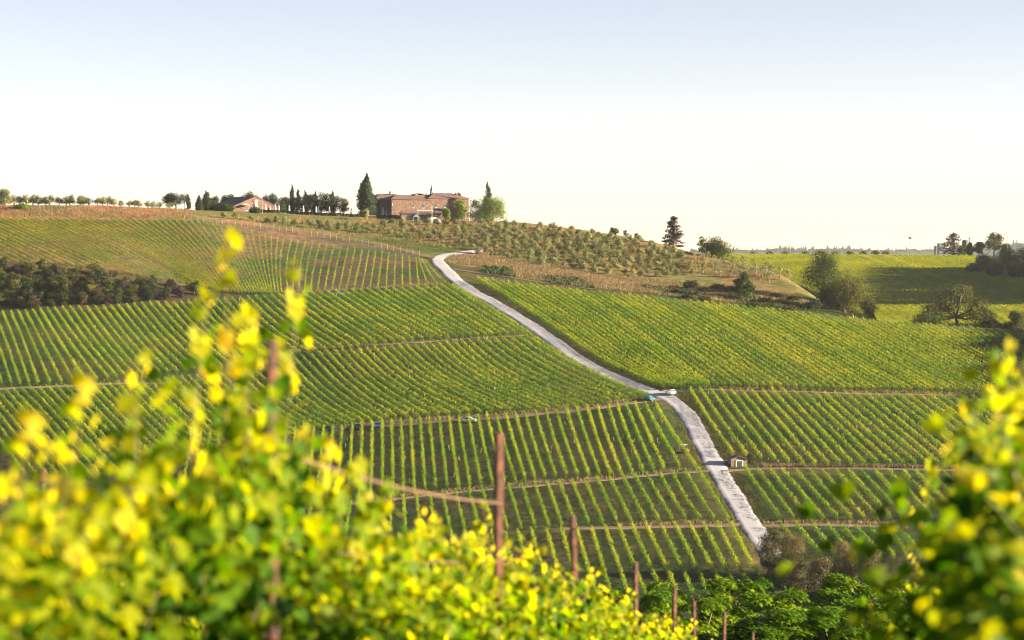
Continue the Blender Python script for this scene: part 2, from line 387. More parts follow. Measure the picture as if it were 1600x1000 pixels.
def road(name, pix, width, mat, lift=0.20, world=None):
    P = G([p[0] for p in pix], [p[1] for p in pix]) if world is None else np.asarray(world, float)
    P = P[~np.isnan(P[:, 0])]; P = smooth_line(P, 3); P, s = resample(P, 1.5)
    t = np.gradient(P[:, :2], axis=0); t /= np.linalg.norm(t, axis=1)[:, None]; nrm = np.stack([-t[:, 1], t[:, 0]], 1)
    wv = width*(1 + 0.05*np.sin(s*0.23+1)+0.04*np.sin(s*0.71))
    us = np.linspace(-1, 1, 9); V = []; A = []
    for u in us:
        e = u*wv/2 + (np.sign(u)*0.16*np.sin(s*1.7+u*3)*np.abs(u) if abs(u) == 1 else 0)
        x = P[:, 0]+nrm[:, 0]*e; y = P[:, 1]+nrm[:, 1]*e
        V.append(np.stack([x, y, H(x, y)+lift-(0.19 if abs(u) == 1 else 0)], 1)); A.append(np.full(len(x), abs(u)))
    V = np.stack(V, 1); n, k = V.shape[:2]; A = np.stack(A, 1)
    kw = 9; ker = np.ones(kw)/kw
    for j in range(1, k-1):          # a graded road bed: even lengthwise, following the hill
        V[:, j, 2] = np.convolve(np.pad(V[:, j, 2], kw//2, mode='edge'), ker, 'valid')
    for j in range(2, k-2): V[:, j, 2] = .35*V[:, j, 2] + .65*(V[:, 1, 2]*(k-2-j)+V[:, k-2, 2]*(j-1))/(k-3)
    idx = np.arange(n*k).reshape(n, k); fc = np.stack([idx[:-1,:-1], idx[:-1,1:], idx[1:,1:], idx[1:,:-1]], -1).reshape(-1, 4)
    if np.cross(V[1,0]-V[0,0], V[0,1]-V[0,0])[2] > 0: fc = fc[:, ::-1]
    o = np_mesh(name, V.reshape(-1, 3), fc, mat, smooth=True)
    a = o.data.attributes.new('across', 'FLOAT', 'POINT'); a.data.foreach_set('value', A.reshape(-1).astype(np.float32))
    tag(o, kind='structure'); ROADS.append((P, width)); return o
road('gravel_road', [(1216,884),(1206,868),(1192,848),(1172,818),(1148,778),(1122,735),(1102,700),(1080,655),(1062,634),(1038,618),(1000,606),(950,587),(905,562),(868,535),(830,508),(780,478),(740,457),(712,438),(694,419),(682,408),(686,402),(700,398),(720,395),(760,390)], 5.0, M['gravel'])
road('track', [(470,797),(600,781),(720,768),(850,758),(950,750),(1050,739),(1119,735)], 1.5, M['sand'], .14)
road('track', [(1128,737),(1165,733),(1250,731),(1400,733),(1600,737)], 1.5, M['sand'], .14)
road('track', [(440,548),(520,543),(600,539),(700,531),(820,524)], 1.5, M['sand'], .14)
road('track', [(-60,610),(0,608),(100,604),(240,600),(350,588)], 2.2, M['sand'], .14)
road('track', [(300,688),(370,682),(520,672),(640,662),(760,655),(900,642),(1000,628),(1038,622)], 3.2, M['sand'], .14)
road('track', [(1034,612),(1052,607),(1100,608),(1200,612),(1400,616),(1620,620)], 1.5, M['sand'], .14)
road('track', [(880,826),(1000,824),(1100,822),(1168,818)], 2.2, M['sand'], .14)
road('track', [(1182,822),(1300,820),(1420,824)], 2.2, M['sand'], .14)
road('track', [(702,420),(730,424),(770,430),(840,441),(930,453)], 2.2, M['sand'], .14)
road('track', [(290,342),(420,355),(500,366),(560,376),(620,388),(660,400),(676,404)], 3.2, M['redtrack'], .14)
road('track', [(1352,448),(1380,458),(1420,474),(1450,484)], 4.5, M['redtrack'], .14)

# ------------------------------------------------------------------ leaf clouds
def unit(v): return v/np.maximum(np.linalg.norm(v, axis=-1, keepdims=True), 1e-9)
def leaves(C, size, nrm=None, spread=1.0, aspect=0.75, droop=0.0, up=None):
    """kite shaped folded leaf quads at centres C; returns verts, faces"""
    n = len(C); size = np.broadcast_to(size, (n,))
    r = unit(rng.normal(size=(n, 3)))
    nn = r if nrm is None else unit(nrm + spread*r)
    a = unit(np.cross(nn, unit(rng.normal(size=(n, 3)))))
    if up is not None: a = unit(a*0.6 + up)
    b = unit(np.cross(nn, a)); c = np.cross(a, b)
    s = size[:, None]
    v = np.stack([C - a*s*.5, C + b*s*aspect*.5 + c*s*.12, C + a*s*.5 - np.array([0,0,1.])*s*droop, C - b*s*aspect*.5 + c*s*.12], 1)
    return v.reshape(-1, 3), np.arange(4*n).reshape(n, 4)

def build_rows(lines, dens, size, hgt, wid, shoots, name='vine_row', mat=None, joined=False, dry=0.0):
    """lines: list of (n,3) ground polylines"""
    out = []; VV = []; FF = []; RR = []; off = 0; H_ = hgt
    for P in lines:
        P, s = resample(P, 1.0); Lg = s[-1]
        if Lg < 2: out.append(None); continue
        hgt = H_*rng.uniform(.93, 1.06); n = int(Lg*dens); q = rng.uniform(0, Lg, n)
        ph = rng.uniform(0, 60, 4)
        vig = 0.75+0.22*np.sin(s*1.1+ph[0])*np.sin(s*.37+ph[1])+0.15*np.sin(s*.11+ph[2])+0.12*rng.normal(size=len(s))
        vig[rng.random(len(s)) < .05] = 0; vg = np.interp(q, s, vig); keep = rng.random(n) < np.clip(vg*1.25, .05, 1); q = q[keep]; vg = vg[keep]; n = len(q)
        X = np.stack([np.interp(q, s, P[:, k]) for k in range(3)], 1)
        t = np.gradient(P[:, :2], axis=0); t /= np.maximum(np.linalg.norm(t, axis=1)[:, None], 1e-6)
        tx = np.interp(q, s, t[:, 0]); ty = np.interp(q, s, t[:, 1])
        hh = rng.beta(1.6, 1.2, n); lat = rng.normal(size=n)*wid*(0.55+0.5*np.sin(np.clip(hh,0,1)*2.6))
        X[:, 0] += -ty*lat; X[:, 1] += tx*lat
        X[:, 2] = X[:, 2] + 0.35 + (hgt-0.35)*hh*np.clip(0.75+0.3*vg, .6, 1.15)
        C = X; sz = size*rng.uniform(.7, 1.35, n)
        nr = np.stack([-ty*np.sign(lat), tx*np.sign(lat), 0.5+hh], 1)
        v, f = leaves(C, sz, nr, .85)
        rr = np.clip(0.25+0.5*hh+rng.normal(size=n)*.16+rng.normal()*.07, 0, 1)  # tone rises with height: sunlit tops and shaded feet painted into the leaves
        # shoots
        m = int(Lg*shoots)
        if m:
            qs = rng.uniform(0, Lg, m); B = np.stack([np.interp(qs, s, P[:, k]) for k in range(3)], 1)
            la = rng.normal(size=m)*wid*.6; B[:, 0] += -np.interp(qs, s, t[:,1])*la; B[:, 1] += np.interp(qs, s, t[:,0])*la
            B[:, 2] += hgt*rng.uniform(.75, 1.0, m)
            dr = unit(np.stack([rng.normal(size=m)*.7, rng.normal(size=m)*.7, rng.uniform(.25, 1.3, m)], 1))
            ln = rng.uniform(.35, .85, m)[:, None]; wdt = 0.07
            sd_ = unit(np.cross(dr, unit(rng.normal(size=(m, 3)))))*wdt
            v2 = np.stack([B-dr*ln*.2, B+dr*ln*.4+sd_, B+dr*ln, B+dr*ln*.4-sd_], 1).reshape(-1, 3)
            f = np.r_[f, np.arange(4*m).reshape(m, 4)+len(v)]; v = np.r_[v, v2]; rr = np.r_[rr, rng.uniform(.7, 1.1, m)]
        if joined:
            VV.append(v); FF.append(f+off); RR.append(rr); off += len(v)
        else:
            c = P[len(P)//2]; o = np_mesh(name, v-c, f, mat, fattr=rr); o.location = c; out.append(o)
    if joined: return np.concatenate(VV), np.concatenate(FF), np.concatenate(RR)
    return out

def pline(pts, n=24):
    pts = smooth_line(np.asarray(pts, float), 2); s = np.r_[0, np.cumsum(np.linalg.norm(np.diff(pts, axis=0), axis=1))]
    q = np.linspace(0, s[-1], n); return np.stack([np.interp(q, s, pts[:, 0]), np.interp(q, s, pts[:, 1])], 1)
def family(guides, counts, clip=None, n=24, up=1.55, d0=440., d1=1100.):
    """rows between guide lines (photo pixels of the vine tops) laid on the ground"""
    g = [pline(x, n) for x in guides]; rows = []
    for i, c in enumerate(counts):
        for k in range(c): rows.append(g[i]*(1-k/c)+g[i+1]*(k/c))
    rows.append(g[-1]); A = np.array(rows); px = A[..., 0].ravel(); py = A[..., 1].ravel()
    py = py + up*F/np.clip(Dslope(py), 400, 1300)
    P = G(px, py, d0, d1).reshape(len(rows), n, 3); out = []
    for r in range(len(rows)):
        ok = ~np.isnan(P[r, :, 0])
        if clip is not None: ok &= inpoly(A[r, :, 0], A[r, :, 1], clip)
        for (P2, w2) in ROADS[:1]:
            dd = np.min(np.hypot(P[r, :, None, 0]-P2[None, :, 0], P[r, :, None, 1]-P2[None, :, 1]), 1); ok &= dd > w2/2+1.0
        # longest run
        best = (0, 0); st = None
        for i in range(n+1):
            if i < n and ok[i]:
                if st is None: st = i
            elif st is not None:
                if i-st > best[1]-best[0]: best = (st, i)
                st = None
        q = P[r, best[0]:best[1]]
        if len(q) >= 3: 
            # keep depth monotone to stay off neighbouring slopes
            if np.max(np.abs(np.diff(q[:, 1]))) < 60: out.append(q)
    return out

BL = {}
BL['B1'] = family([[(300,672),(290,730),(285,796)],[(535,664),(530,730),(524,790)],[(597,656),(598,710),(597,772)],[(671,652),(676,705),(681,758)],[(732,649),(742,705),(752,756)],[(775,646),(790,700),(806,750)],[(820,643),(834,690),(851,742)],[(950,631),(965,680),(988,736)],[(992,628),(1010,670),(1038,729)],[(1024,628),(1042,660),(1062,690),(1088,727)]], [16,4,5,4,3,3,8,3,2])
BL['B2'] = family([[(300,802),(290,840)],[(549,779),(540,832)],[(732,764),(750,826)],[(815,754),(836,820)],[(894,750),(920,815)],[(972,742),(1008,811)],[(1050,736),(1072,778),(1094,808)],[(1090,730),(1121,780),(1138,810)]], [12,9,4,4,4,4,2], up=1.5)
BL['B5'] = family([[(540,838),(530,930)],[(830,826),(858,925)],[(924,822),(955,925)],[(987,818),(1022,895),(1035,925)],[(1077,816),(1118,895),(1130,925)],[(1142,815),(1175,882),(1190,905)]], [14,4,3,4,3])
BL['B6'] = family([[(1077,604),(1090,625),(1113,661),(1146,707)],[(1158,609),(1210,668),(1256,723)],[(1222,608),(1275,662),(1332,723)],[(1287,612),(1350,668),(1413,722)],[(1400,613),(1470,665),(1540,722)],[(1500,616),(1580,668),(1660,722)],[(1620,620),(1720,690),(1780,722)]], [5,4,4,7,6,7])
BL['B7'] = family([[(1163,729),(1192,770),(1218,806)],[(1222,732),(1256,772),(1287,807)],[(1265,733),(1300,775),(1332,807)],[(1345,733),(1380,770),(1411,805)],[(1560,736),(1600,775),(1640,805)]], [3,2,4,10])
BL['B8'] = family([[(1219,815),(1240,842),(1255,860)],[(1293,818),(1318,848),(1335,868)],[(1400,822),(1430,850),(1440,868)]], [3,5])
BL['R1'] = family([[(745,433),(862,505),(925,552),(1000,592),(1036,602)],[(900,452),(960,490),(1030,540),(1110,600)],[(1100,471),(1160,505),(1240,555),(1320,605)],[(1300,493),(1370,530),(1440,570),(1520,608)],[(1500,510),(1570,545),(1640,580),(1720,612)],[(1640,520),(1710,555),(1780,590),(1860,620)]], [13,17,17,17,10])
BL['B4'] = family([[(-60,492),(-42,540),(-25,600)],[(17,486),(38,535),(60,597)],[(85,480),(120,530),(170,590)],[(160,477),(205,535),(250,582)],[(270,470),(315,520),(375,568)],[(362,465),(410,515),(470,550)],[(460,457),(520,500),(575,536)],[(562,452),(625,490),(690,526)],[(700,443),(760,483),(818,519)],[(706,444),(770,482),(826,519)]], [6,6,6,9,8,8,8,11,1])
BL['B3'] = family([[(-60,612),(-30,645),(10,700),(40,740)],[(60,604),(100,645),(150,700),(190,740)],[(170,598),(210,640),(260,690),(300,720)],[(370,580),(410,618),(450,650),(490,668)],[(497,548),(537,592),(575,622),(620,650)],[(610,540),(650,578),(700,608),(770,640)],[(720,531),(760,568),(820,603),(905,634)],[(822,524),(880,560),(940,590),(1006,616)],[(828,522),(890,560),(950,592),(1012,615)]], [9,8,16,10,9,9,8,1])
UL = family([[(-160,338),(-90,372),(-30,405)],[(0,338),(95,380),(190,424)],[(120,340),(215,385),(310,444)],[(230,341),(290,385),(345,452)],[(320,344),(355,392),(390,455)],[(362,352),(382,400),(408,455)],[(414,364),(418,410),(425,455)],[(444,370),(436,410),(440,455)],[(500,378),(490,415),(485,453)],[(566,387),(560,420),(552,451)],[(608,391),(605,420),(603,449)],[(650,402),(652,425),(655,444)],[(664,404),(680,425),(697,440)]], [14,11,10,8,4,5,3,5,6,4,4,3], up=1.3, d0=820.)
FR = family([[(1100,392),(1200,425),(1300,465),(1380,505)],[(1300,392),(1400,430),(1500,470),(1560,505)],[(1560,395),(1640,430),(1700,470),(1760,505)]], [27,30], up=1.2, d0=990., d1=1540.)
allrows = [(b, q) for b in BL for q in BL[b]]
def vis(q):
    px, py = project(q[:, 0], q[:, 1], q[:, 2]); ins = ((px > 0) & (px < 1600)).mean(); 
    return (np.hypot(np.diff(px), np.diff(py)).sum())*ins*F/q[:, 1].mean()
order = sorted(range(len(allrows)), key=lambda i: -vis(allrows[i][1]))
chosen = set([i for i in order if vis(allrows[i][1]) > 0 and np.linalg.norm(allrows[i][1][-1]-allrows[i][1][0]) > 9][:298])
LAB = {'B1': ('vine row running straight uphill from the sandy track, below the parked cars','rows of the block below the parked cars'),
 'B2': ('vine row in the narrow strip just below the sandy cross track, left of the road','rows of the strip below the sandy track'),
 'B5': ('vine row of the lowest block left of the gravel road, ending at the trees','rows of the lowest block left of the road'),
 'B6': ('vine row slanting down to the track beside the stone hut, right of the road','rows above the stone hut'),
 'B7': ('vine row just below the track that passes the stone hut','rows below the stone hut'),
 'B8': ('short vine row half hidden by the brown bushes at the road end','rows beside the brown bushes'),
 'R1': ('vine row of the large field right of the gravel road, under the dry grass bank','rows of the large field right of the road'),
 'B4': ('vine row of the upper field left of the road, below the scrubby gully','rows of the upper field left of the road'),
 'B3': ('curving vine row of the middle field left of the road, above the parked cars','rows of the middle field left of the road')}
TOTL = 0
for i, (b, q) in enumerate(allrows):
    if i in chosen:
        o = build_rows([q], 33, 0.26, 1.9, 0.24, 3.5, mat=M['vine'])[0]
        if o: tag(o, LAB[b][0], 'vine row', LAB[b][1])
rest = [q for i, (b, q) in enumerate(allrows) if i not in chosen]
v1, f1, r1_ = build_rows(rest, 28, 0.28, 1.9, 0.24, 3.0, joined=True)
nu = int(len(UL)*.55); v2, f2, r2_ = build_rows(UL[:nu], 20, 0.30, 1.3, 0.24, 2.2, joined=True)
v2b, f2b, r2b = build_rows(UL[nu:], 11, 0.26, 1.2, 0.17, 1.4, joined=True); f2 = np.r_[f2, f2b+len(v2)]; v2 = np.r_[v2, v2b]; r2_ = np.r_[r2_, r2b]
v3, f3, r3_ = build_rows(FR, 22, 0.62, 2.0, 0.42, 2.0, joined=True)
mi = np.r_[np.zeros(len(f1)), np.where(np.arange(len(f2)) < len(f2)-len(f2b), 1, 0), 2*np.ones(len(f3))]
o = np_mesh('vine_rows', np.r_[v1, v2, v3], np.r_[f1, f2+len(v1), f3+len(v1)+len(v2)], [M['vine'], M['vine_sunlit'], M['vine_far']], fattr=np.r_[r1_, r2_, r3_], mi=mi)
tag(o, 'mass of small far vine rows covering the upper left and far right hillsides', 'vineyard', kind='stuff')
print('rows', len(allrows), 'UL', len(UL), 'FR', len(FR), {k: len(v) for k, v in BL.items()})

# ------------------------------------------------------------------ grass (stuff)
def scatter(poly, n, d0=440., d1=1150.):
    P = np.asarray(poly, float); lo, hi = P.min(0), P.max(0)
    q = rng.uniform(lo, hi, (n*4, 2)); q = q[inpoly(q[:, 0], q[:, 1], poly)][:n]
    g = G(q[:, 0], q[:, 1], d0, d1); return g[~np.isnan(g[:, 0])]
def along(pix, n, wd, d0=440., d1=1150.):
    P = G([p[0] for p in pix], [p[1] for p in pix], d0, d1); P = P[~np.isnan(P[:, 0])]; s = np.r_[0, np.cumsum(np.linalg.norm(np.diff(P, axis=0), axis=1))]
    q = rng.uniform(0, s[-1], n); X = np.stack([np.interp(q, s, P[:, k]) for k in range(3)], 1)
    X[:, :2] += rng.normal(size=(n, 2))*wd; X[:, 2] = H(X[:, 0], X[:, 1]); return X
def blades(P, h, wdt):
    for (P2, w2) in ROADS:
        k_ = np.array([np.min(np.hypot(P2[:, 0]-a[0], P2[:, 1]-a[1])) for a in P]); P = P[k_ > w2/2+(.25 if w2 > 4.5 else -.3)]
    n = len(P); h = h*rng.uniform(.5, 1.3, n)[:, None]; a = rng.uniform(0, math.pi, n)
    sdv = np.stack([np.cos(a), np.sin(a)*.6, np.zeros(n)], 1)*wdt*rng.uniform(.6, 1.5, n)[:, None]
    lean = np.stack([rng.normal(size=n)*.25, rng.normal(size=n)*.25, np.ones(n)], 1)*h
    v = np.stack([P-sdv*.5-[0,0,.1], P+sdv*.5-[0,0,.1], P+lean+sdv*.6, P+lean*1.02-sdv*.6], 1).reshape(-1, 3)
    return v, np.arange(4*n).reshape(n, 4), rng.random(n)
def blade_obj(name, pts, h, wdt, mat, label):
    v, f, r = blades(pts, h, wdt); o = np_mesh(name, v, f, mat, fattr=r); tag(o, label, 'grass', kind='stuff'); return o
dry = [scatter([(690,400),(720,398),(780,402),(860,412),(950,428),(1060,442),(1060,452),(950,442),(860,428),(760,416),(700,412)], 9000),
       scatter([(800,418),(900,436),(1000,447),(1130,462),(1130,472),(1000,458),(880,446),(790,430)], 6000),
       scatter([(1060,440),(1180,452),(1260,470),(1275,482),(1180,478),(1090,466)], 4000),
       scatter([(330,335),(800,350),(1000,378),(1240,432),(1200,440),(1000,420),(800,398),(560,372),(420,352)], 9000),
       along([(0,409),(60,411),(120,416),(190,427),(260,440),(345,453)], 5200, .55, 820),
       along([(-20,341),(150,342),(300,345)], 500, 1.2, 900), along([(345,455),(450,457),(560,453),(690,444)], 900, 1.0, 820),
       along([(480,545),(600,539),(700,531),(820,524)], 350, .8), along([(500,670),(640,659),(760,652),(900,639),(1000,624)], 1100, 1.1),
       along([(1070,606),(1200,610),(1400,614),(1600,618)], 1300, .9), along([(1190,728),(1300,729),(1450,731),(1600,735)], 1200, .8),
       along([(560,783),(720,766),(850,756),(950,748),(1100,733)], 600, .8), along([(960,822),(1165,818)], 500, .9), along([(1190,819),(1400,820)], 400, .9),
       along([(1036,606),(1046,604),(1058,603)], 250, .5),
       scatter([(-20,322),(300,326),(300,342),(-20,340)], 4200, 930)]
dry = np.concatenate(dry); dry = np.r_[dry, dry+np.c_[rng.normal(size=(len(dry), 2))*.4, np.zeros(len(dry))]]
blade_obj('dry_grass', dry, 0.62, 0.10, M['drygrass'], 'tall dry pinkish grass along the banks, tracks and olive grove')
# weeds standing between the vine rows
zt = [scatter([(750,432),(1240,488),(1600,520),(1600,612),(1040,606)], 350), scatter([(500,550),(820,526),(1000,612),(560,655)], 160), scatter([(0,490),(700,448),(820,520),(300,600),(0,600)], 120),
      scatter([(1080,606),(1560,620),(1560,724),(1170,722)], 160), scatter([(500,665),(1020,628),(1090,730),(520,790)], 160)]
blade_obj('weed_tufts', np.concatenate(zt), 1.0, 0.28, M['drygrass'], 'pale seeding weeds standing between the vine rows')
gg = [scatter([(720,425),(760,436),(870,506),(930,552),(1010,600),(1050,608),(1020,608),(900,560),(830,506),(760,460)], 7000),
      scatter([(1060,612),(1078,606),(1150,712),(1150,730),(1215,825),(1205,835),(1130,740)], 7000), scatter([(1045,632),(1060,650),(1110,730),(1180,850),(1165,870),(1140,812),(1092,730)], 5000),
      scatter([(570,372),(700,380),(740,390),(690,394),(620,388)], 2500), scatter([(1240,482),(1400,500),(1600,515),(1600,520),(1240,488)], 1500, 740, 830),
      scatter([(800,428),(1100,462),(1230,480),(1100,474),(930,456),(800,440)], 5000)]
blade_obj('green_grass', np.concatenate(gg), 0.16, 0.20, M['greengrass'], 'short green grass verges beside the gravel road')

wd = [scatter([(752,417),(800,420),(806,434),(760,428)], 900), scatter([(840,432),(905,436),(930,452),(870,446)], 1100), scatter([(985,446),(1060,452),(1130,468),(1060,464)], 900), scatter([(1130,460),(1250,474),(1280,488),(1160,476)], 1200)]
blade_obj('tall_weeds', np.concatenate(wd)[::2], .9, .40, M['scrubgrass'], 'dark green tall weeds in patches on the bank above the large field')
# ------------------------------------------------------------------ trees
rng = np.random.default_rng(5)
def crown_mesh(blobs, n, size, shell=0.3, aspect=.75, spread=.65, droop=0.0, up=None):
    B = np.asarray(blobs, float); wgt = B[:, 3]*B[:, 5]; wgt /= wgt.sum()
    k = rng.choice(len(B), n, p=wgt); d = unit(rng.normal(size=(n, 3)))
    rad = 1-np.abs(rng.normal(size=n))*shell; rad = np.clip(rad, .1, 1.08)
    rad *= 1+0.12*np.sin(d[:, 0]*7+k)*np.sin(d[:, 2]*6+k*2)
    C = B[k, :3] + d*B[k, 3:6]*rad[:, None]
    v, f = leaves(C, size*rng.uniform(.6, 1.4, n), d, spread, aspect, droop, up)
    # leaves in tight clumps read lighter/darker together
    return v, f, np.clip(0.5+0.25*np.sin(k*2.4)+rng.normal(size=n)*.2, 0, 1)
def make_tree(name, blobs, n, size, mat, trunk_h, trunk_r, bark, limbs=3, base=(0,0,0), **kw):
    root = empty(name, base)
    v, f, r = crown_mesh(blobs, n, size, **kw); np_mesh('crown', v, f, mat, root, fattr=r)
    mb = MB(); B = np.asarray(blobs, float)
    top = np.array([B[:, 0].mean(), B[:, 1].mean(), max(trunk_h*1.15, B[:, 2].mean())])
    mid = np.array([rng.normal()*trunk_r, rng.normal()*trunk_r, trunk_h*.5])
    mb.tube([(0,0,-.6),(0,0,.1),tuple(mid),(top[0]*.3,top[1]*.3,trunk_h)], [trunk_r*1.5,trunk_r*1.15,trunk_r*.9,trunk_r*.75])
    js = rng.choice(len(B), min(limbs, len(B)), replace=False)
    for j in js:
        e = B[j, :3]; s0 = np.array([top[0]*.3, top[1]*.3, trunk_h*.92]); mm = (s0+e)/2 + np.array([0,0,-.1*np.linalg.norm(e-s0)])
        mb.tube([tuple(s0), tuple(mm), tuple(e)], [trunk_r*.6, trunk_r*.42, trunk_r*.15], n=6)
    mb.build('trunk', bark, root, smooth=True)
    return root
def blobs_round(w, h, z0, n=9, k=.42):
    """irregular rounded crown: w wide, h tall, starting z0"""
    out = []
    for i in range(n):
        a = rng.uniform(0, 2*math.pi); rr = rng.uniform(.15, 1)**.6*(w/2-w*k/2)
        t = rng.uniform(0, 1); q = w*k*rng.uniform(.38, .62)
        wz = math.sin((0.15+.8*t)*math.pi)**.5
        out.append((rr*math.cos(a)*wz, rr*math.sin(a)*wz, z0+q*.7+t*(h-1.5*q), q, q, q*rng.uniform(.75, .95)))
    out.append((0, 0, z0+h*.5, w*.30, w*.30, h*.33)); return out
def blobs_cypress(w, h, ragged=.12):
    out = []; n = 15
    for i in range(n):
        t = i/(n-1); r = w/2*min(1, .7+1.6*t)*(1-max(0, t-.45)/.55)**.62 if t < 1 else .12
        r = max(r, w*.07)
        out.append((rng.normal()*w*ragged*.5, rng.normal()*w*ragged*.5, .4+t*(h-.8), r, r, h/n*1.1))
    for i in range(3): 
        a = rng.uniform(0, 6.3); t = rng.uniform(.25, .85); out.append((math.cos(a)*w*.42*(1-t*.4), math.sin(a)*w*.42*(1-t*.4), t*h, w*.13, w*.13, h*.06))
    return out
def blobs_umbrella(w, h, z0):
    out = []
    for i in range(14):
        a = rng.uniform(0, 6.3); r = rng.uniform(.1, 1)**.55*w*.36; out.append((r*math.cos(a), r*math.sin(a), z0+h*(.62-.35*(r/(w*.36))**2)+rng.normal()*.15, w*.19, w*.19, h*.34))
    return out
def blobs_conifer(w, h, z0=.8):
    out = []
    for i in range(64):
        t = rng.uniform(0, 1)**1.15; a = rng.uniform(0, 6.3); r = w/2*(1-t**1.6)**.8*rng.uniform(.25, .92)
        out.append((r*math.cos(a), r*math.sin(a), z0+t*(h-z0-.5)-.12*r, w*.15*(1.15-.6*t), w*.15*(1.15-.6*t), h*.045))
    out += [(0, 0, h*(.82+.045*k), w*(.11-.02*k), w*(.11-.02*k), h*.05) for k in range(4)]
    out.append((0, 0, z0+(h-z0)*.42, w*.24, w*.24, (h-z0)*.40)); return out
def put(src, used, base, sc_=1.0, rz=None, szz=None):
    """first use moves the source itself; later uses copy it with its parts"""
    o = src if not used.get(src.name) else copy_tree(src)
    used[src.name] = True; o.location = base; o.rotation_euler = (0, 0, rng.uniform(0, 6.28) if rz is None else rz)
    o.scale = (sc_, sc_, szz or sc_); return o
USED = {}
# olives
OLV = [make_tree('olive_tree', blobs_round(6.0, 4.0, .35, 16, .36), 1000, .34, M['olive'] if i % 3 else M['olive_dark'], 1.3, .22, M['bark'], 4, shell=.4) for i in range(6)]
SPARSE = [make_tree('young_olive_tree', blobs_round(4.6, 3.6, .9, 8, .38), 300, .34, M['olive'], 1.3, .13, M['bark_pale'], 6, shell=.6) for i in range(2)]
grove = [(335,340),(420,348),(560,352),(640,349),(700,352),(790,350),(900,362),(1000,379),(1072,400),(1085,432),(1000,434),(950,431),(860,418),(745,398),(700,378),(560,364),(430,350)]
taken = []
def scatter_trees(poly, n, sx, sy, protos, label, group, cat='olive tree', smin=.58, smax=.88, d0=860., d1=1045., tries=6000):
    P = np.asarray(poly, float); lo, hi = P.min(0), P.max(0); q = rng.uniform(lo, hi, (tries, 2)); q = q[inpoly(q[:, 0], q[:, 1], poly)]
    c = 0
    for a in q:
        if all(((a[0]-b[0])/sx)**2+((a[1]-b[1])/sy)**2 > 1 for b in taken):
            g = G([a[0]], [a[1]], d0, d1)[0]
            if np.isnan(g[0]): continue
            taken.append(a); o = put(protos[rng.integers(len(protos))], USED, (g[0], g[1], g[2]-.05), rng.uniform(smin, smax)); tag(o, label, cat, group); c += 1
            if c >= n: break
    return c
c1 = scatter_trees([(x, y) for x, y in grove if x <= 720] + [(700,372),(560,360)], 130, 13, 5.0, OLV, 'silvery olive tree on the slope just below the farmhouse terrace', 'olive trees below the farmhouse', smin=.55, smax=.8)
c2 = scatter_trees(grove+[], 280, 13.5, 4.8, OLV, 'rounded olive tree in the grove spreading down the right flank of the hill', 'olive grove on the right flank')
c3 = scatter_trees([(1075,402),(1170,415),(1240,436),(1220,444),(1150,436),(1085,432)], 22, 16, 6, SPARSE, 'thin young olive tree on the dry slope left of the big dark tree clump', 'young olives on the dry slope', smin=.8, smax=1.1)
print('olives', c1, c2, c3)
for i, x in enumerate([22,32,43,52,62,71,81,90,100,110,121,131,142,151,161,170,181,190,201,211,221,232,241,252,263]):
    o = put(OLV[i % 6], USED, at(x+rng.normal()*3, 1004+4*(i % 2)), rng.uniform(.9, 1.15)*(1.0 if x < 130 else .88)*(1 if x < 180 else .8)); o.location.z -= .1
    tag(o, 'small olive tree in the line along the left skyline above the red bank', 'olive tree', 'olive trees along the left skyline')

def px2m(px, D): return px*D/F
def place_tree(kind, px, D, hpx, wpx, label, mat, cat='tree', n=1500,  name=None, base_py=None, trunk=None, size=None, group=None, sink=.1, **kw):
    if D is None: g = G1(px, base_py)
    else: g = np.array(at(px, D))
    D = g[1]; h, w = px2m(hpx, D), px2m(wpx, D); sz = size or .42; n = int(n*2.6); w *= 1.4 if kind == 'conifer' else 1.16
    if kind == 'cypress': b = blobs_cypress(w, h); nm = 'cypress_tree'; kw = dict(dict(shell=.22, up=np.array([0,0,1.2]), spread=.6), **kw); th = h*.3
    elif kind == 'umbrella': b = blobs_umbrella(w, h*.78, h*.22); nm = 'umbrella_pine'; kw = dict(dict(shell=.35), **kw); th = h*.3
    elif kind == 'conifer': b = blobs_conifer(w, h); nm = 'conifer_tree'; kw = dict(dict(shell=.5), **kw); th = h*.75
    elif kind == 'bush': b = blobs_round(w, h*1.08, -h*.08, 26, .36); nm = 'bush'; kw = dict(dict(shell=.3), **kw); th = h*.3
    else: b = blobs_round(w, h*.86, h*.14, 24, .34); nm = 'broadleaf_tree'; kw = dict(dict(shell=.35), **kw); th = h*.28
    t = make_tree(name or nm, b, n, sz, mat, trunk or th, max(.08, w*.035 if kind != 'cypress' else w*.06), M['bark'], 5 if kind not in ('cypress',) else 1, (g[0], g[1], g[2]-sink), **kw)
    return tag(t, label, cat, group)
# skyline trees on the farm plateau
PT = place_tree
PT('umbrella', 275, 1030, 34, 40, 'broad umbrella pine at the left end of the farm, beside a thin cypress', M['pine'], 'pine', 1900)
PT('cypress', 294, 1032, 27, 8, 'thin cypress immediately right of the leftmost umbrella pine', M['cypress'], 'cypress', 500)
PT('cypress', 311, 1034, 26, 11, 'short blunt cypress left of the pointed dark tree', M['cypress'], 'cypress', 800)
PT('cypress', 323, 1038, 33, 18, 'wide pointed cypress between blunt cypress and rounded tree', M['cypress'], 'cypress', 1100)
PT('tree', 335, 1040, 27, 24, 'rounded dark tree touching the wide pointed cypress', M['broad'], 'tree', 1100)
PT('umbrella', 357, 1062, 34, 28, 'round pine just left of the low farmhouse roof', M['pine'], 'pine', 1300)
PT('umbrella', 389, 1080, 40, 36, 'flat topped pine rising behind the low farmhouse ridge', M['pine'], 'pine', 1500)
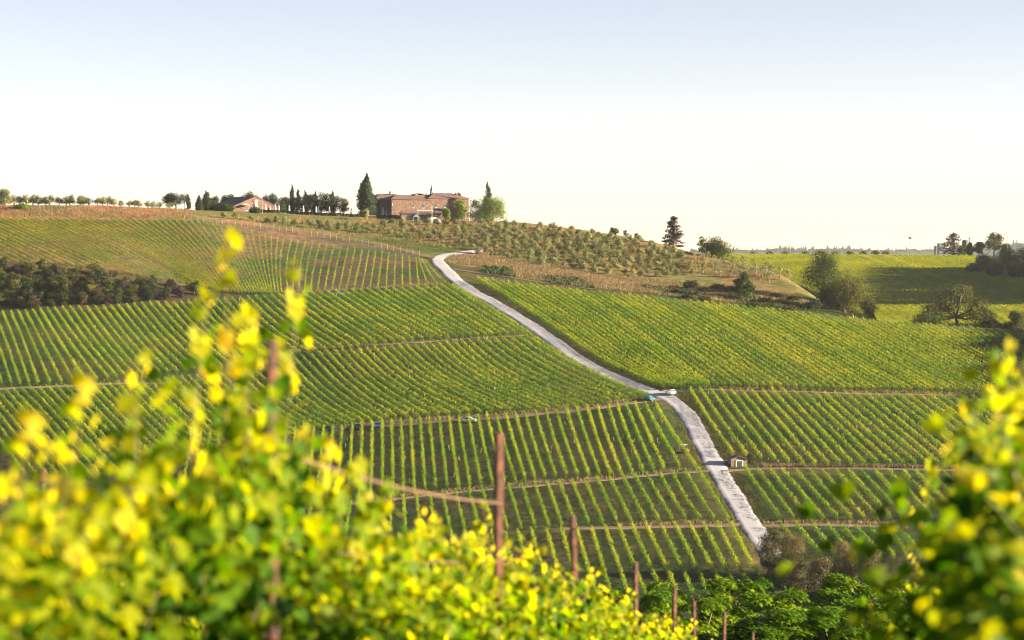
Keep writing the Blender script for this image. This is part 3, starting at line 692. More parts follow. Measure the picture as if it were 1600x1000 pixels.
PT('umbrella', 423, 1080, 39, 30, 'flat topped pine behind the right slope of the low farmhouse roof', M['pine'], 'pine', 1300)
PT('bush', 356, 1018, 13, 26, 'dark bush in front of the grey farmhouse roof', M['broad'], 'bush', 700)
PT('bush', 398, 1016, 10, 20, 'low dark bush in front of the farmhouse gable', M['broad'], 'bush', 600)
PT('tree', 441, 1046, 22, 16, 'small dark tree against the right corner of the low farmhouse', M['broad'], 'tree', 700)
PT('tree', 448, 1075, 33, 32, 'dark rounded tree right of the low farmhouse', M['pine'], 'tree', 1200)
PT('cypress', 457, 1062, 47, 9, 'tall thin cypress with a bent tip beside the dark fir', M['cypress'], 'cypress', 700)
PT('conifer', 466, 1070, 42, 13, 'dark fir with ragged branches behind the thin cypress', M['conifer_red'], 'fir', 900)
for x, hh, ww, lb in [(478,39,10,'narrow cypress, first of two between the fir and the tree row'),(493,38,9,'narrow cypress, second of two between the fir and the tree row'),(519,39,11,'cypress with a broad foot near the right end of the tree row')]:
    PT('cypress', x, 1068, hh, ww, lb, M['cypress'], 'cypress', 700)
for x, hh, ww, lb in [(472,35,34,'dense dark tree under the fir in the terrace tree row'),(487,36,30,'dense dark tree between the two narrow cypresses'),(503,38,34,'dense dark tree right of the second narrow cypress'),(519,36,36,'dense dark tree at the foot of the broad cypress')]:
    PT('tree', x, 1060, hh, ww, lb, M['pine'], 'tree', 1200)
PT('tree', 537, 1058, 30, 20, 'olive green tree at the right end of the terrace tree row', M['ochre'], 'tree', 900)
PT('cypress', 572, 1036, 66, 27, 'largest cypress, thick and dark, at the left corner of the stone villa', M['cypress'], 'cypress', 4200, size=.5)
PT('conifer', 666, 1085, 42, 9, 'small bent fir peeking over the villa roof', M['conifer_red'], 'fir', 350)
PT('cypress', 674, 1085, 54, 6, 'needle thin cypress rising behind the villa roof', M['cypress'], 'cypress', 500)
PT('conifer', 717, 1085, 48, 21, 'dark cedar behind the right end of the villa roof', M['conifer_red'], 'cedar', 1100)
PT('cypress', 762, 1052, 62, 15, 'pointed cypress above the yellow green tree right of the villa', M['cypress'], 'cypress', 1500)
PT('bush', 718, 1022, 36, 28, 'deep green tree in front of the right end of the villa', M['broad_bright'], 'tree', 1300, name='broadleaf_tree')
PT('tree', 697, 1014, 24, 18, 'small light green tree in front of the villa wall', M['broad_bright'], 'tree', 800)
PT('bush', 743, 1036, 36, 30, 'green tree between the villa and the yellow green tree', M['broad'], 'tree', 1000, name='broadleaf_tree')
PT('bush', 768, 1026, 42, 56, 'big sunlit yellow green tree right of the villa', M['broad_bright'], 'tree', 2600, name='broadleaf_tree')
PT('tree', 571, 1012, 20, 14, 'pale olive coloured tree in front of the big cypress', M['olive'], 'tree', 500)
PT('bush', 6, 1000, 27, 30, 'large grey green bush at the left end of the skyline', M['olive_dark'], 'bush', 1300)
PT('bush', 36, 985, 12, 30, 'low bright green bush on the red bank', M['broad_bright'], 'bush', 700, sink=.5)
# right of the grove
PT('tree', 959, 1010, 16, 17, 'small dark tree on the grove skyline', M['broad'], 'tree', 500)
PT('tree', 978, 1008, 18, 12, 'bare reddish tree on the grove skyline, left of its twin', M['ochre'], 'tree', 160, size=.4, shell=.8)
PT('tree', 994, 1004, 17, 11, 'bare reddish tree on the grove skyline, right of its twin', M['conifer_red'], 'tree', 160, size=.4, shell=.8)
PT('conifer', 1052, 965, 50, 36, 'lone tall purple brown conifer on the right shoulder of the hill', M['conifer_red'], 'conifer', 1700, size=.5, shell=.45)
PT('tree', 1098, 950, 32, 20, 'thin leaved tree leaning against the big dark round tree', M['broad'], 'tree', 450, shell=.6)
PT('bush', 1124, 938, 38, 56, 'big dark rounded tree on the hill shoulder right of the lone conifer', M['broad'], 'tree', 3200, name='broadleaf_tree')
PT('bush', 1162, None, 44, 38, 'isolated dark green tree above the large vineyard field', M['broad'], 'tree', 2600, base_py=466, name='broadleaf_tree')
PT('bush', 1080, None, 15, 30, 'low round dark bush at the end of the grass bank', M['scrub'], 'bush', 900, base_py=451)
for i, (x, y, hh, ww) in enumerate([(1100,457,9,26),(1122,452,9,30),(1140,455,10,26),(1055,458,8,20),(1195,474,10,30),(1215,466,8,26),(1240,470,9,28),(1150,468,9,30),(1178,480,8,26),(1232,486,9,28),(1075,466,7,24),(1255,482,10,26),(1102,470,8,26)]):
    PT('bush', x, None, hh, ww, 'low dark scrub bush on the bank above the large vineyard field', M['scrub'], 'bush', 420, base_py=y, group='scrub on the bank')
PT('bush', 1285, 838, 94, 84, 'tallest dark tree of the clump at the corner of the large field', M['broad'], 'tree', 4200, name='broadleaf_tree', sink=1.0)
PT('bush', 1322, 812, 76, 74, 'olive brown tree at the sunlit right side of the clump', M['ochre'], 'tree', 3200, name='broadleaf_tree', sink=1.0)
PT('bush', 1300, 812, 36, 50, 'dark shrub filling the foot of the tree clump', M['broad'], 'bush', 1500)
PT('bush', 1358, 800, 42, 34, 'small pointed tree at the right foot of the clump', M['ochre'], 'tree', 1100, name='broadleaf_tree')
PT('bush', 1272, 806, 16, 30, 'low shrub at the left foot of the clump', M['scrub'], 'bush', 600)
# oak and its bushes at the right edge of the big field
def oak():
    g = at(1494, 792); D = 792; w, h = px2m(104, D), px2m(84, D); b = []
    for (x, z, r) in [(-.36,.50,.14),(-.2,.62,.17),(-.05,.80,.17),(.1,.74,.17),(.28,.62,.15),(.4,.48,.11),(.2,.45,.12),(-.1,.52,.14),(-.3,.36,.1),(.05,.9,.11),(.33,.38,.09),(-.42,.38,.09)]:
        b.append((x*w, rng.uniform(-.25,.25)*w, z*h, r*w*.95, r*w, r*w*.75))
    b = [q_[:3]+tuple(v*1.42 for v in q_[3:]) for q_ in b]
    t = make_tree('oak_tree', b, 9500, .42, M['ochre'], h*.42, w*.032, M['bark'], 9, (g[0], g[1], g[2]-.3), shell=.42)
    tag(t, 'spreading oak with a visible forked trunk at the edge of the large field', 'oak')
oak()
PT('bush', 1450, 786, 30, 70, 'dark wide bush left of the oak trunk', M['broad'], 'bush', 1900)
PT('bush', 1528, 800, 30, 50, 'dark bush right of the oak trunk', M['scrub'], 'bush', 1300)
PT('bush', 1546, 790, 46, 44, 'ochre green tree just right of the oak', M['ochre'], 'tree', 1700, name='broadleaf_tree')
PT('bush', 1590, 788, 50, 40, 'ragged green tree at the right picture edge, below the wood', M['ochre'], 'tree', 1700, name='broadleaf_tree')
PT('bush', 1574, 792, 34, 36, 'dark bush between the two ochre trees at the right edge', M['broad'], 'bush', 1000)
PT('bush', 1640, 790, 56, 60, 'ragged tree beyond the right picture edge', M['ochre'], 'tree', 1000, name='broadleaf_tree')
# dark wood at the right, throwing its shadow over the far field
for i, (x, D, hh, ww, lb) in enumerate([(1540,1290,34,40,'dark tree at the left tip of the right hand wood'),(1572,1300,40,44,'dark tree in the middle of the right hand wood'),(1602,1290,46,50,'dark tree of the wood cut by the right picture edge'),
        (1556,1260,26,40,'lower dark tree in front of the left tip of the wood'),(1590,1250,28,44,'lower dark tree in front of the middle of the wood'),(1520,1280,20,26,'smallest dark tree leading the right hand wood')]):
    PT('bush', x, D, hh, ww, lb, M['broad'], 'tree', 1700, name='broadleaf_tree', size=.6)
for i in range(12):
    D = 1118+15*i; x = 1672+(i % 3)*16
    for x, hh in ((x, 95), (x+75, 112), (x+150, 128)): PT('bush', x, D+(x % 9), hh, 66, 'unseen dark tree added past the right picture edge to shade the large field', M['broad'], 'tree', 1200, name='broadleaf_tree', size=1.4, group='wood beyond the right edge')
for i in range(18):  # unseen trees added to shade the right part of the large field
    PT('bush', 1790+(i % 2)*90, 640+8*i, 84+(i % 2)*14, 105, 'unseen dark tree added past the right picture edge to shade the large field', M['broad'], 'tree', 1300, name='broadleaf_tree', size=1.1, group='wood beyond the right edge')
# far ridge on the right
PT('conifer', 1490, 1490, 37, 38, 'dark ragged pine on the far right ridge, in front of the tower', M['conifer_red'], 'pine', 1000, size=.75)
PT('bush', 1505, 1480, 18, 18, 'reddish bush right of the ragged ridge pine', M['ochre'], 'bush', 500, size=.7)
for x, hh, ww, m_, lb in [(1515,22,14,'pine','dark upright tree with a sunlit side on the far ridge'),(1531,24,18,'ochre','brownish round tree in the middle of the far ridge row'),(1554,40,34,'ochre','largest tree of the far ridge row'),(1572,24,22,'broad','dark tree right of the largest far ridge tree')]:
    PT('tree' if x != 1515 else 'bush', x, 1455, hh, ww, lb, M[m_], 'tree', 1100, name='broadleaf_tree', size=.65)
for x in [1177,1203,1227,1258,1283,1306,1328,1349,1368,1384]:
    PT('bush', x, 1500, 8, 15, 'small round olive on the far ridge above the yellow green field', M['ochre'], 'olive tree', 120, name='olive_tree', size=.8, group='small olives on the far ridge')

# gully scrub on the bank, left
SCR = [make_tree('shrub', blobs_round(7.5, 6.0, -.8, 16, .36), 1100, .42, [M['scrub'], M['broad'], M['ochre'], M['scrub'], M['conifer_red'], M['pine']][i], 1.0, .15, M['bark_pale'], 4, shell=.4) for i in range(6)]
n0 = len(taken)
c4 = scatter_trees([(-40,413),(0,414),(120,422),(190,432),(300,452),(330,462),(290,466),(200,474),(100,478),(-40,486)], 110, 15, 5, SCR, 'scrub bush on the shaded gully bank between two vineyard fields', 'scrub on the gully bank', 'bush', .5, 1.0, 780., 870.)
for x, y, s_, lb in [(22,446,1.5,'tall pale stemmed tree at the far left of the gully'),(101,448,1.3,'tall brown tree near the middle of the gully'),(140,452,1.2,'bushy ochre tree right of the tall brown gully tree')]:
    PT('tree', x, None, 32*s_*.8, 22*s_*.8, lb, M['ochre'], 'tree', 800, base_py=y+16, group=None, size=.45)
print('scrub', c4)

# willow-like brown shrubs at the road end
for i, (x, D, hh, ww, lb) in enumerate([(1206,480,84,56,'brown grey shrub covering the end of the gravel road'),(1238,482,80,70,'tallest brown grey shrub right of the road end'),(1282,474,58,60,'brown grey shrub in the middle of the thicket by the road end'),
      (1322,478,72,66,'tall brown grey shrub at the right part of the thicket'),(1362,474,66,60,'brown grey shrub at the right end of the thicket'),(1262,466,40,70,'low dark front shrub of the thicket by the road end'),(1340,464,42,70,'low front shrub at the right of the thicket')]):
    PT('bush', x, D, hh, ww, lb, M['willow'] if i < 5 else M['scrub'], 'shrub', 3600, name='shrub', size=.30, shell=.45, sink=.2, aspect=.5)
for i, x in enumerate([560,640,720,800,880,950,1010,1070,1130,1180,1410,1460,1520,1580]):
    PT('bush', x, 462, 15 if x > 1050 else 12, 74, 'dark bush of the hedge line at the foot of the lowest vines', M['broad'], 'bush', 900, size=.4, group='hedge line at the foot of the vines')

# walnut-like trees in the middle distance (bottom of the picture)
def blobs_walnut(w, h):
    b = []
    for i in range(26):
        a = rng.uniform(0, 6.3); r = rng.uniform(0, 1)**.5*w*.40; t = rng.uniform(.25, .95)
        b.append((r*math.cos(a), r*math.sin(a), h*(t*.85+.1)-.25*r*r/w, w*.13, w*.13, w*.085))
    return b
def walnut(i):
    w, h = 8.0, 11.0; B = blobs_walnut(w, h); n = 1500
    B_ = np.asarray(B); k = rng.integers(len(B), size=n); d = unit(rng.normal(size=(n, 3))); d[:, 2] = np.abs(d[:, 2])*.9-.15
    C = B_[k, :3]+d*B_[k, 3:6]*rng.uniform(.75, 1.05, n)[:, None]
    V = []; Fc = []; Rr = []; kk = 7
    for j in range(kk):     # radiating drooping leaflets
        ang = 2*math.pi*j/kk + rng.uniform(0, 6.28, n); dr = np.stack([np.cos(ang), np.sin(ang), rng.uniform(-.7, .7, n)], 1)
        ln = rng.uniform(.26, .44, n)[:, None]; sdv = unit(np.cross(dr, [0,0,1.]))*ln*.24
        v = np.stack([C, C+dr*ln*.5+sdv, C+dr*ln-[0,0,.06], C+dr*ln*.5-sdv], 1).reshape(-1, 3)
        V.append(v); Fc.append(np.arange(4*n).reshape(n, 4)+j*4*n); Rr.append(np.clip(.45+.2*np.sin(k*1.7)+rng.normal(size=n)*.15, 0, 1))
    root = empty('walnut_tree', (0,0,0)); np_mesh('crown', np.concatenate(V), np.concatenate(Fc), M['walnut'], root, fattr=np.concatenate(Rr))
    mb = MB(); mb.tube([(0,0,-.8),(0.05,0,2),(0,.1,4.5),(0,0,8)], [.3,.24,.18,.05])
    for j in rng.choice(len(B), 9, replace=False):
        mb.tube([(0,0,rng.uniform(2.5,4.5)), tuple(np.array(B[j][:3])*.55+[0,0,1.2]), B[j][:3]], [.11,.07,.03], n=6)
    mb.build('trunk', M['bark'], root, smooth=True); return root
WAL = [walnut(i) for i in range(4)]
wl = [(1010,172,902,'leafy tree behind the thin rusty posts, left end of the tree belt'),(1065,165,915,'leafy tree right of the leftmost belt tree, behind the rusty posts'),(1130,170,900,'leafy tree below the road end, left of the gap'),
      (1190,178,895,'leafy tree with the highest crown of the belt'),(1255,172,908,'leafy tree right of the highest crown'),(1320,176,896,'leafy tree below the right part of the brown thicket'),
      (1385,172,900,'leafy tree partly behind the blurred right hand vine'),(1170,140,955,'nearer leafy tree at the bottom, right of the last post'),(1250,138,950,'nearer leafy tree at the bottom, middle of the belt'),
      (1330,142,940,'nearer leafy tree at the bottom, left of the blurred vine'),(1090,140,965,'nearer leafy tree at the bottom among the rusty posts'),(1420,150,930,'leafy tree behind the blurred vine, second from the right'),
      (1480,170,905,'leafy tree behind the blurred vine, rightmost of the belt'),(950,180,920,'leafy tree mostly behind the near vines, left of the belt'),(1560,160,930,'leafy tree hidden behind the right vine foliage')]
for i, (x, D, top, lb) in enumerate(wl):
    g = at(x, D); zt_ = D*float(zdir(top)); s_ = (zt_-g[2])/10.6
    o = put(WAL[i % 4], USED, g, 1.0, szz=max(.5, s_)); tag(o, lb, 'tree')

# far wooded skyline: conifers as one far mass
def far_wood():
    V = []; Fc = []; off = 0; R_ = []
    xs = rng.uniform(1080, 1900, 1500); ds = rng.uniform(7900, 8600, 1500)
    for x, D in zip(xs, ds):
        g = at(x, D); tall = rng.random() < .12; lump = 4*math.sin(x*.021)+3*math.sin(x*.067+1)
        hh = (rng.uniform(10, 15)+lump*.8)*(1.6 if tall else 1); ww = rng.uniform(7, 13)*(.6 if tall else 1)
        n = 6; k3 = 3
        for k in range(k3):
            z0 = g[2]-1+hh*.26*k; r = ww*(1-.27*k); z1 = z0+hh*(.5 if k < 2 else .48)*(1 if tall else .8)
            a = np.arange(n)*2*math.pi/n+rng.uniform(0, 1)
            ring = np.stack([g[0]+r*np.cos(a), g[1]+r*np.sin(a), z0+rng.uniform(-1, 1, n)], 1); v = np.r_[ring, [[g[0], g[1], z1]]]
            V.append(v); Fc.append(np.array([(i, (i+1) % n, n) for i in range(n)])+off); off += n+1; R_ += [rng.random()]*n
    o = np_mesh('far_wood', np.concatenate(V), np.concatenate(Fc), M['farwood'], fattr=R_)
    tag(o, 'distant blue grey conifer wood along the right horizon', 'wood', kind='stuff')
far_wood()

# ------------------------------------------------------------------ buildings
def mat_stone(name, cols, scale=1.2):
    m, t, p = mat_new(name); N, L = t.nodes, t.links
    tc = N.new('ShaderNodeTexCoord'); v = N.new('ShaderNodeTexVoronoi'); v.inputs['Scale'].default_value = scale*2; L.new(tc.outputs['Object'], v.inputs['Vector'])
    n = N.new('ShaderNodeTexNoise'); n.inputs['Scale'].default_value = scale*.8; n.inputs['Detail'].default_value = 8; L.new(tc.outputs['Object'], n.inputs['Vector'])
    sp = N.new('ShaderNodeSeparateColor'); L.new(v.outputs['Color'], sp.inputs[0])
    mx = N.new('ShaderNodeMix'); mx.data_type = 'FLOAT'; mx.inputs[0].default_value = .45; L.new(sp.outputs[0], mx.inputs[2]); L.new(n.outputs['Fac'], mx.inputs[3])
    r = N.new('ShaderNodeValToRGB'); L.new(mx.outputs[0], r.inputs[0]); e = r.color_ramp
    while len(e.elements) < len(cols): e.elements.new(.5)
    for i, c in enumerate(cols): e.elements[i].position = .2+.6*i/(len(cols)-1); e.elements[i].color = (*c,1)
    L.new(r.outputs[0], p.inputs['Base Color']); p.inputs['Roughness'].default_value = .95
    b = N.new('ShaderNodeBump'); b.inputs['Distance'].default_value = .05; L.new(v.outputs['Distance'], b.inputs['Height']); L.new(b.outputs[0], p.inputs['Normal'])
    return m
def mat_tiles(name, c, c2):
    m, t, p = mat_new(name); N, L = t.nodes, t.links
    tc = N.new('ShaderNodeTexCoord'); wv = N.new('ShaderNodeTexWave'); wv.inputs['Scale'].default_value = 1.6; wv.inputs['Distortion'].default_value = 1.0
    n = N.new('ShaderNodeTexNoise'); n.inputs['Scale'].default_value = 1.2; n.inputs['Detail'].default_value = 8
    L.new(tc.outputs['Object'], wv.inputs[0]); L.new(tc.outputs['Object'], n.inputs['Vector'])
    r = N.new('ShaderNodeValToRGB'); L.new(n.outputs['Fac'], r.inputs[0]); r.color_ramp.elements[0].position = .35; r.color_ramp.elements[1].position = .65
    r.color_ramp.elements[0].color = (*c2,1); r.color_ramp.elements[1].color = (*c,1); L.new(r.outputs[0], p.inputs['Base Color']); p.inputs['Roughness'].default_value = .9
    b = N.new('ShaderNodeBump'); b.inputs['Distance'].default_value = .08; L.new(wv.outputs['Fac'], b.inputs['Height']); L.new(b.outputs[0], p.inputs['Normal'])
    return m
M['stone'] = mat_stone('villa_stone', [(0.050,0.030,0.024),(0.092,0.053,0.038),(0.14,0.088,0.064)])
M['brick'] = mat_stone('farm_brick', [(0.05,0.032,0.028),(0.10,0.055,0.042),(0.16,0.09,0.065)])
M['stone2'] = mat_stone('annex_plaster', [(0.14,0.11,0.10),(0.18,0.15,0.13),(0.22,0.18,0.16)])
M['plaster'] = mat_plain('pale_plaster', (0.19,0.145,0.12), .9, var=.2)
M['white'] = mat_plain('white_cloth', (0.50,0.49,0.48), .8, var=.08)
M['tile'] = mat_tiles('roof_tile', (0.15,0.09,0.08), (0.08,0.055,0.055))
M['tile_grey'] = mat_tiles('grey_tile', (0.12,0.10,0.10), (0.07,0.065,0.07))
M['glass'] = mat_plain('window_glass', (0.05,0.06,0.08), .15, var=.2)
M['shutter'] = mat_plain('grey_shutter', (0.13,0.16,0.20), .7, var=.15)
M['sill'] = mat_plain('stone_sill', (0.55,0.50,0.45), .8, var=.1)
M['wood'] = mat_plain('weathered_wood', (0.20,0.13,0.09), .9, var=.4, scale=9)
M['greendoor'] = mat_plain('green_door', (0.02,0.06,0.055), .6, var=.3)
M['concrete'] = mat_plain('grey_concrete', (0.10,0.105,0.12), .9, var=.15)  # darkened so the tower's backlit shade sits in the colour
M['bluecloth'] = mat_plain('blue_sheet', (0.09,0.16,0.22), .8, var=.1)

def wall_box(x0, x1, y0, y1, z1, z0=-3): b = MB(); b.box(x0, x1, y0, y1, z0, z1); return b
def hip(x0, x1, y0, y1, z, h, o=.5, inset=None, t=.18):
    b = MB(); x0 -= o; x1 += o; y0 -= o; y1 += o; yc = (y0+y1)/2; i = inset if inset is not None else (y1-y0)/2
    zz = z-.12; v = [(x0,y0,zz),(x1,y0,zz),(x1,y1,zz),(x0,y1,zz),(x0,y0,zz+t),(x1,y0,zz+t),(x1,y1,zz+t),(x0,y1,zz+t),(x0+i,yc,z+h),(x1-i,yc,z+h)]
    b.add(v, [(0,3,2,1),(0,1,5,4),(1,2,6,5),(2,3,7,6),(3,0,4,7),(4,5,9,8),(5,6,9),(6,7,8,9),(7,4,8)]); return b
def gable(x0, x1, y0, y1, z, h, o=.5, t=.2, xr=None):
    """ridge along y"""
    b = MB(); xc = (x0+x1)/2 if xr is None else xr; x0 -= o; x1 += o; y0 -= o; y1 += o
    dz = h*o/max(.1, (x1-x0)/2-o)
    b.add([(x0,y0,z-dz),(xc,y0,z+h),(x1,y0,z-dz),(x0,y1,z-dz),(xc,y1,z+h),(x1,y1,z-dz),(x0,y0,z-dz+t),(xc,y0,z+h+t),(x1,y0,z-dz+t),(x0,y1,z-dz+t),(xc,y1,z+h+t),(x1,y1,z-dz+t)],
          [(0,1,4,3),(1,2,5,4),(6,9,10,7),(7,10,11,8),(0,6,7,1),(1,7,8,2),(3,4,10,9),(4,5,11,10),(0,3,9,6),(2,8,11,5)]); return b
def window(root, x, z, y, w=1.1, h=1.5, shut=True, sill=True, mat=None, side=0):
    """on the front wall at y (side=0) or on a wall x=const facing -x (side=1: x is y position, y is wall x)"""
    def bb(a0, a1, b0, b1, c0, c1, m, nm, par):
        q = MB()
        if side == 0: q.box(a0, a1, b0, b1, c0, c1)
        else: q.box(b0, b1, a0, a1, c0, c1)
        return q.build(nm, m, par)
    f = bb(x-w/2-.08, x+w/2+.08, y-.06, y+.1, z-.08, z+h+.08, M['shutter'], 'window', root)
    bb(x-w/2, x+w/2, y-.09, y-.05, z, z+h, mat or M['glass'], 'pane', f)
    if sill: bb(x-w/2-.15, x+w/2+.15, y-.2, y-.06, z-.2, z-.09, M['sill'], 'sill', f)

# villa
vb = at(612, 1040); RZ = R(28)
villa = empty('stone_villa', (vb[0], vb[1], vb[2]), RZ, label='large reddish stone villa with low tiled roofs on the hilltop', cat='villa')
EH = 8.3
wall_box(0, 18, 0, 13, EH).build('wall', M['stone'], villa); hip(0, 18, 0, 13, EH, 2.0, .6, 5.5).build('roof', M['tile'], villa)
wall_box(18.02, 37.5, .4, 13.5, EH+.6).build('wall', M['stone'], villa); rf = hip(18.02, 37.5, .4, 13.5, EH+.6, 2.5, .6, 6.3).build('roof', M['tile'], villa)
q = MB(); q.box(33, 34, 4, 4.9, EH+1, EH+3.1); q.build('chimney', M['stone'], rf)
wall_box(13.5, 18.5, 5, 10, EH+2.0, 5).build('wall', M['stone'], villa); gable(13.5, 18.5, 5, 10, EH+2.0, .6, .35).build('roof', M['tile'], villa)
wall_box(-1, 15, 13.04, 26, EH+.9).build('wall', M['stone'], villa); rf = hip(-1, 15, 13.04, 26, EH+.9, 1.9, .6, 5).build('roof', M['tile'], villa)
q = MB(); q.box(7, 7.8, 17, 17.8, EH+2, EH+3.8); q.build('chimney', M['stone'], rf)
for x, z in [(10.2,4.7),(15.2,4.7),(16.6,1.4),(21.5,4.9),(26,4.9),(31,4.9)]: window(villa, x, z, 0 if x < 18 else .4, shut=True)
for x, z, w_, h_ in [(7.5,1.8,.9,1.1),(12.2,1.6,1.1,1.3),(22.5,1.5,1.3,1.7)]: window(villa, x, z, 0 if x < 18 else .4, w_, h_, sill=False)
for yy in [2.2, 5.4, 8.6, 11.4]: window(villa, yy, 0.6, 0, 1.9, 4.4, sill=False, side=1)
q = MB(); q.box(.2, .5, -.16, -.02, 5.6, 6.3); q.build('lamp', M['white'], villa)
# annexes in front
an = empty('stone_annex', at(640, 1030), RZ*.3, label='low annex with brown tiled roof in front of the villa', cat='annex')
wall_box(-3.6, 3.4, 0, 5, 2.6).build('wall', M['stone2'], an); hip(-3.6, 3.4, 0, 5, 2.6, 1.3, .5, 1.2).build('roof', M['tile'], an)
q = MB(); q.box(-.8, .3, -.06, .05, 0, 2.0); q.build('door', M['wood'], an)
an = empty('long_shed', at(670, 1030), 0.05, label='long low shed with tiled lean-to roof below the villa wall', cat='shed')
wall_box(-5, 5, 0, 4.5, 2.5).build('wall', M['stone2'], an)
q = MB(); q.add([(-5.4,-.5,2.35),(5.4,-.5,2.35),(5.4,4.8,3.9),(-5.4,4.8,3.9),(-5.4,-.5,2.55),(5.4,-.5,2.55),(5.4,4.8,4.1),(-5.4,4.8,4.1)], [(0,3,2,1),(4,5,6,7),(0,1,5,4),(1,2,6,5),(2,3,7,6),(3,0,4,7)]); q.build('roof', M['tile'], an)
q = MB(); q.box(-4.9, 4.9, 4.6, 4.8, 3.0, 4.6); q.build('parapet', M['sill'], an)
an = empty('white_outbuilding', at(681, 1012), 0.15, label='small pinkish white outbuilding at the right end of the sheds', cat='outbuilding')
wall_box(-2.2, 2.2, 0, 4, 2.3).build('wall', M['white'], an); gable(-2.2, 2.2, 0, 4, 2.3, .7, .3).build('roof', M['tile'], an)
q = MB(); q.box(-.9, .1, -.05, .06, .1, 1.7); q.build('door', M['wood'], an)
an = empty('pergola', at(692, 1022), 0.1, label='brown roofed pergola between the villa wall and the light green tree', cat='pergola')
q = MB(); q.add([(-4,-.4,4.4),(4,-.4,4.4),(4,3.4,5.4),(-4,3.4,5.4),(-4,-.4,4.6),(4,-.4,4.6),(4,3.4,5.6),(-4,3.4,5.6)], [(0,3,2,1),(4,5,6,7),(0,1,5,4),(1,2,6,5),(2,3,7,6),(3,0,4,7)]); q.build('roof', M['tile'], an)
for x in (-3.6, 0, 3.6):
    q = MB(); q.box(x-.12, x+.12, 0, .24, -.5, 4.45); q.build('post', M['wood'], an)
an = empty('canopy_tent', at(650, 1014), 0.2, label='small pale blue peaked canopy in front of the annex', cat='canopy')
q = MB(); q.add([(-1.4,-1.4,2.1),(1.4,-1.4,2.1),(1.4,1.4,2.1),(-1.4,1.4,2.1),(0,0,3.4)], [(0,1,4),(1,2,4),(2,3,4),(3,0,4),(0,3,2,1)]); q.build('canopy', M['bluecloth'], an)
for sx in (-1.3, 1.3):
    for sy in (-1.3, 1.3): q = MB(); q.tube([(sx,sy,-.3),(sx,sy,2.1)], .05, 6); q.build('pole', M['white'], an)
an = empty('garden_wall', at(603, 1030), 0.06, label='low stone terrace wall left of the annex', cat='wall')
q = MB(); q.box(-9, 6, 0, .5, -1.5, 1.3); q.build('wall', M['stone'], an); q = MB(); q.box(-9.1, 6.1, -.06, .56, 1.3, 1.42); q.build('coping', M['sill'], an)

# low farmhouse on the left
fb = at(382, 1036)
fb = at(374, 1026)
fh = empty('low_farmhouse', fb, R(36), label='low farmhouse with broad tiled gable and white dormer, left of the villa', cat='farmhouse')
x0, x1, y0, y1, zz, hh = -3.0, 19.0, 0, 19, 2.4, 4.3
b = MB(); b.add([(x0,y0,-3),(x1,y0,-3),(x1,y1,-3),(x0,y1,-3),(x0,y0,zz),(x1,y0,zz),(x1,y1,zz),(x0,y1,zz),(8.0,y0,zz+hh),(8.0,y1,zz+hh)],
      [(0,1,5,8,4),(1,2,6,5),(2,3,7,9,6),(3,0,4,7),(4,8,9,7),(8,5,6,9)]); b.build('wall', M['brick'], fh)
rf = gable(x0, x1, y0, y1, zz+.03, hh, .3, .22, 8.0).build('roof', M['tile_grey'], fh)
q = MB(); q.box(9.6, 10.4, 5, 5.8, 5, 7.6); q.build('chimney', M['brick'], rf)
q = MB(); q.box(7.4, 8.6, -.35, .1, 1.4, 4.9); q.add([(7.1,-.5,4.9),(8.9,-.5,4.9),(8.9,.1,4.9),(7.1,.1,4.9),(8.0,-.5,5.5),(8.0,.1,5.5)], [(0,1,4),(1,2,5,4),(2,3,5),(3,0,4,5),(0,3,2,1)]); q.build('dormer', M['white'], fh)
for x, z in [(3.8,.9),(11.5,.7)]: window(fh, x, z, 0, 1.1, 1.4)
q = MB(); q.box(5.5, 6.9, -.06, .05, -.2, 2.2); q.build('door', M['glass'], fh)
sh = empty('farm_shed', at(352, 1045), R(15), label='low grey roofed shed half hidden by olives left of the low farmhouse', cat='shed')
wall_box(-5.5, 5, 0, 6, 2.4).build('wall', M['brick'], sh); hip(-5.5, 5, 0, 6, 2.4, 1.4, .5, 2.5).build('roof', M['tile_grey'], sh)

# parasols on the terrace
def parasol_closed():
    r = empty('parasol', (0,0,0)); q = MB(); q.tube([(0,0,-.3),(0,0,2.9)], .05, 6); q.build('pole', M['wood'], r)
    q = MB(); q.lathe([(.16,.75),(.30,.85),(.34,1.2),(.24,2.0),(.12,2.6),(.03,2.95)], 10); q.build('canopy', M['white'], r, smooth=True)
    q = MB(); q.lathe([(.35,-.2),(.35,.12),(.12,.18)], 10); q.build('base', M['concrete'], r); return r
pc = parasol_closed()
for i, (x, D, wh) in enumerate([(290,1026,'beside the thin cypress at the far left'),(402,1030,'left of the farmhouse dormer foot'),(415,1030,'under the right part of the farmhouse gable'),(422,1028,'smallest, by the low hedge near the farmhouse'),
       (430,1028,'at the right corner of the farmhouse'),(436,1034,'just right of the farmhouse corner'),(452,1034,'on the lawn, first right of the farmhouse'),(474,1034,'on the lawn below the fir'),(494,1034,'on the lawn, left one of a close pair'),
       (497.5,1038,'on the lawn, right one of a close pair'),(515,1034,'on the lawn under the broad footed cypress'),(532,1034,'on the lawn near the right end of the tree row'),(549,1034,'on the lawn beside the right utility pole')]):
    o = put(pc, USED, at(x, D), 1.3 if i not in (3,) else .9, 0); tag(o, 'closed white parasol '+wh, 'parasol', 'closed parasols on the farm terrace')
pr = empty('open_parasol', at(384, 1026), 0, label='open square white parasol in front of the low farmhouse', cat='parasol')
q = MB(); q.tube([(0,0,-.3),(0,0,3.6)], .06, 6); q.build('pole', M['wood'], pr)
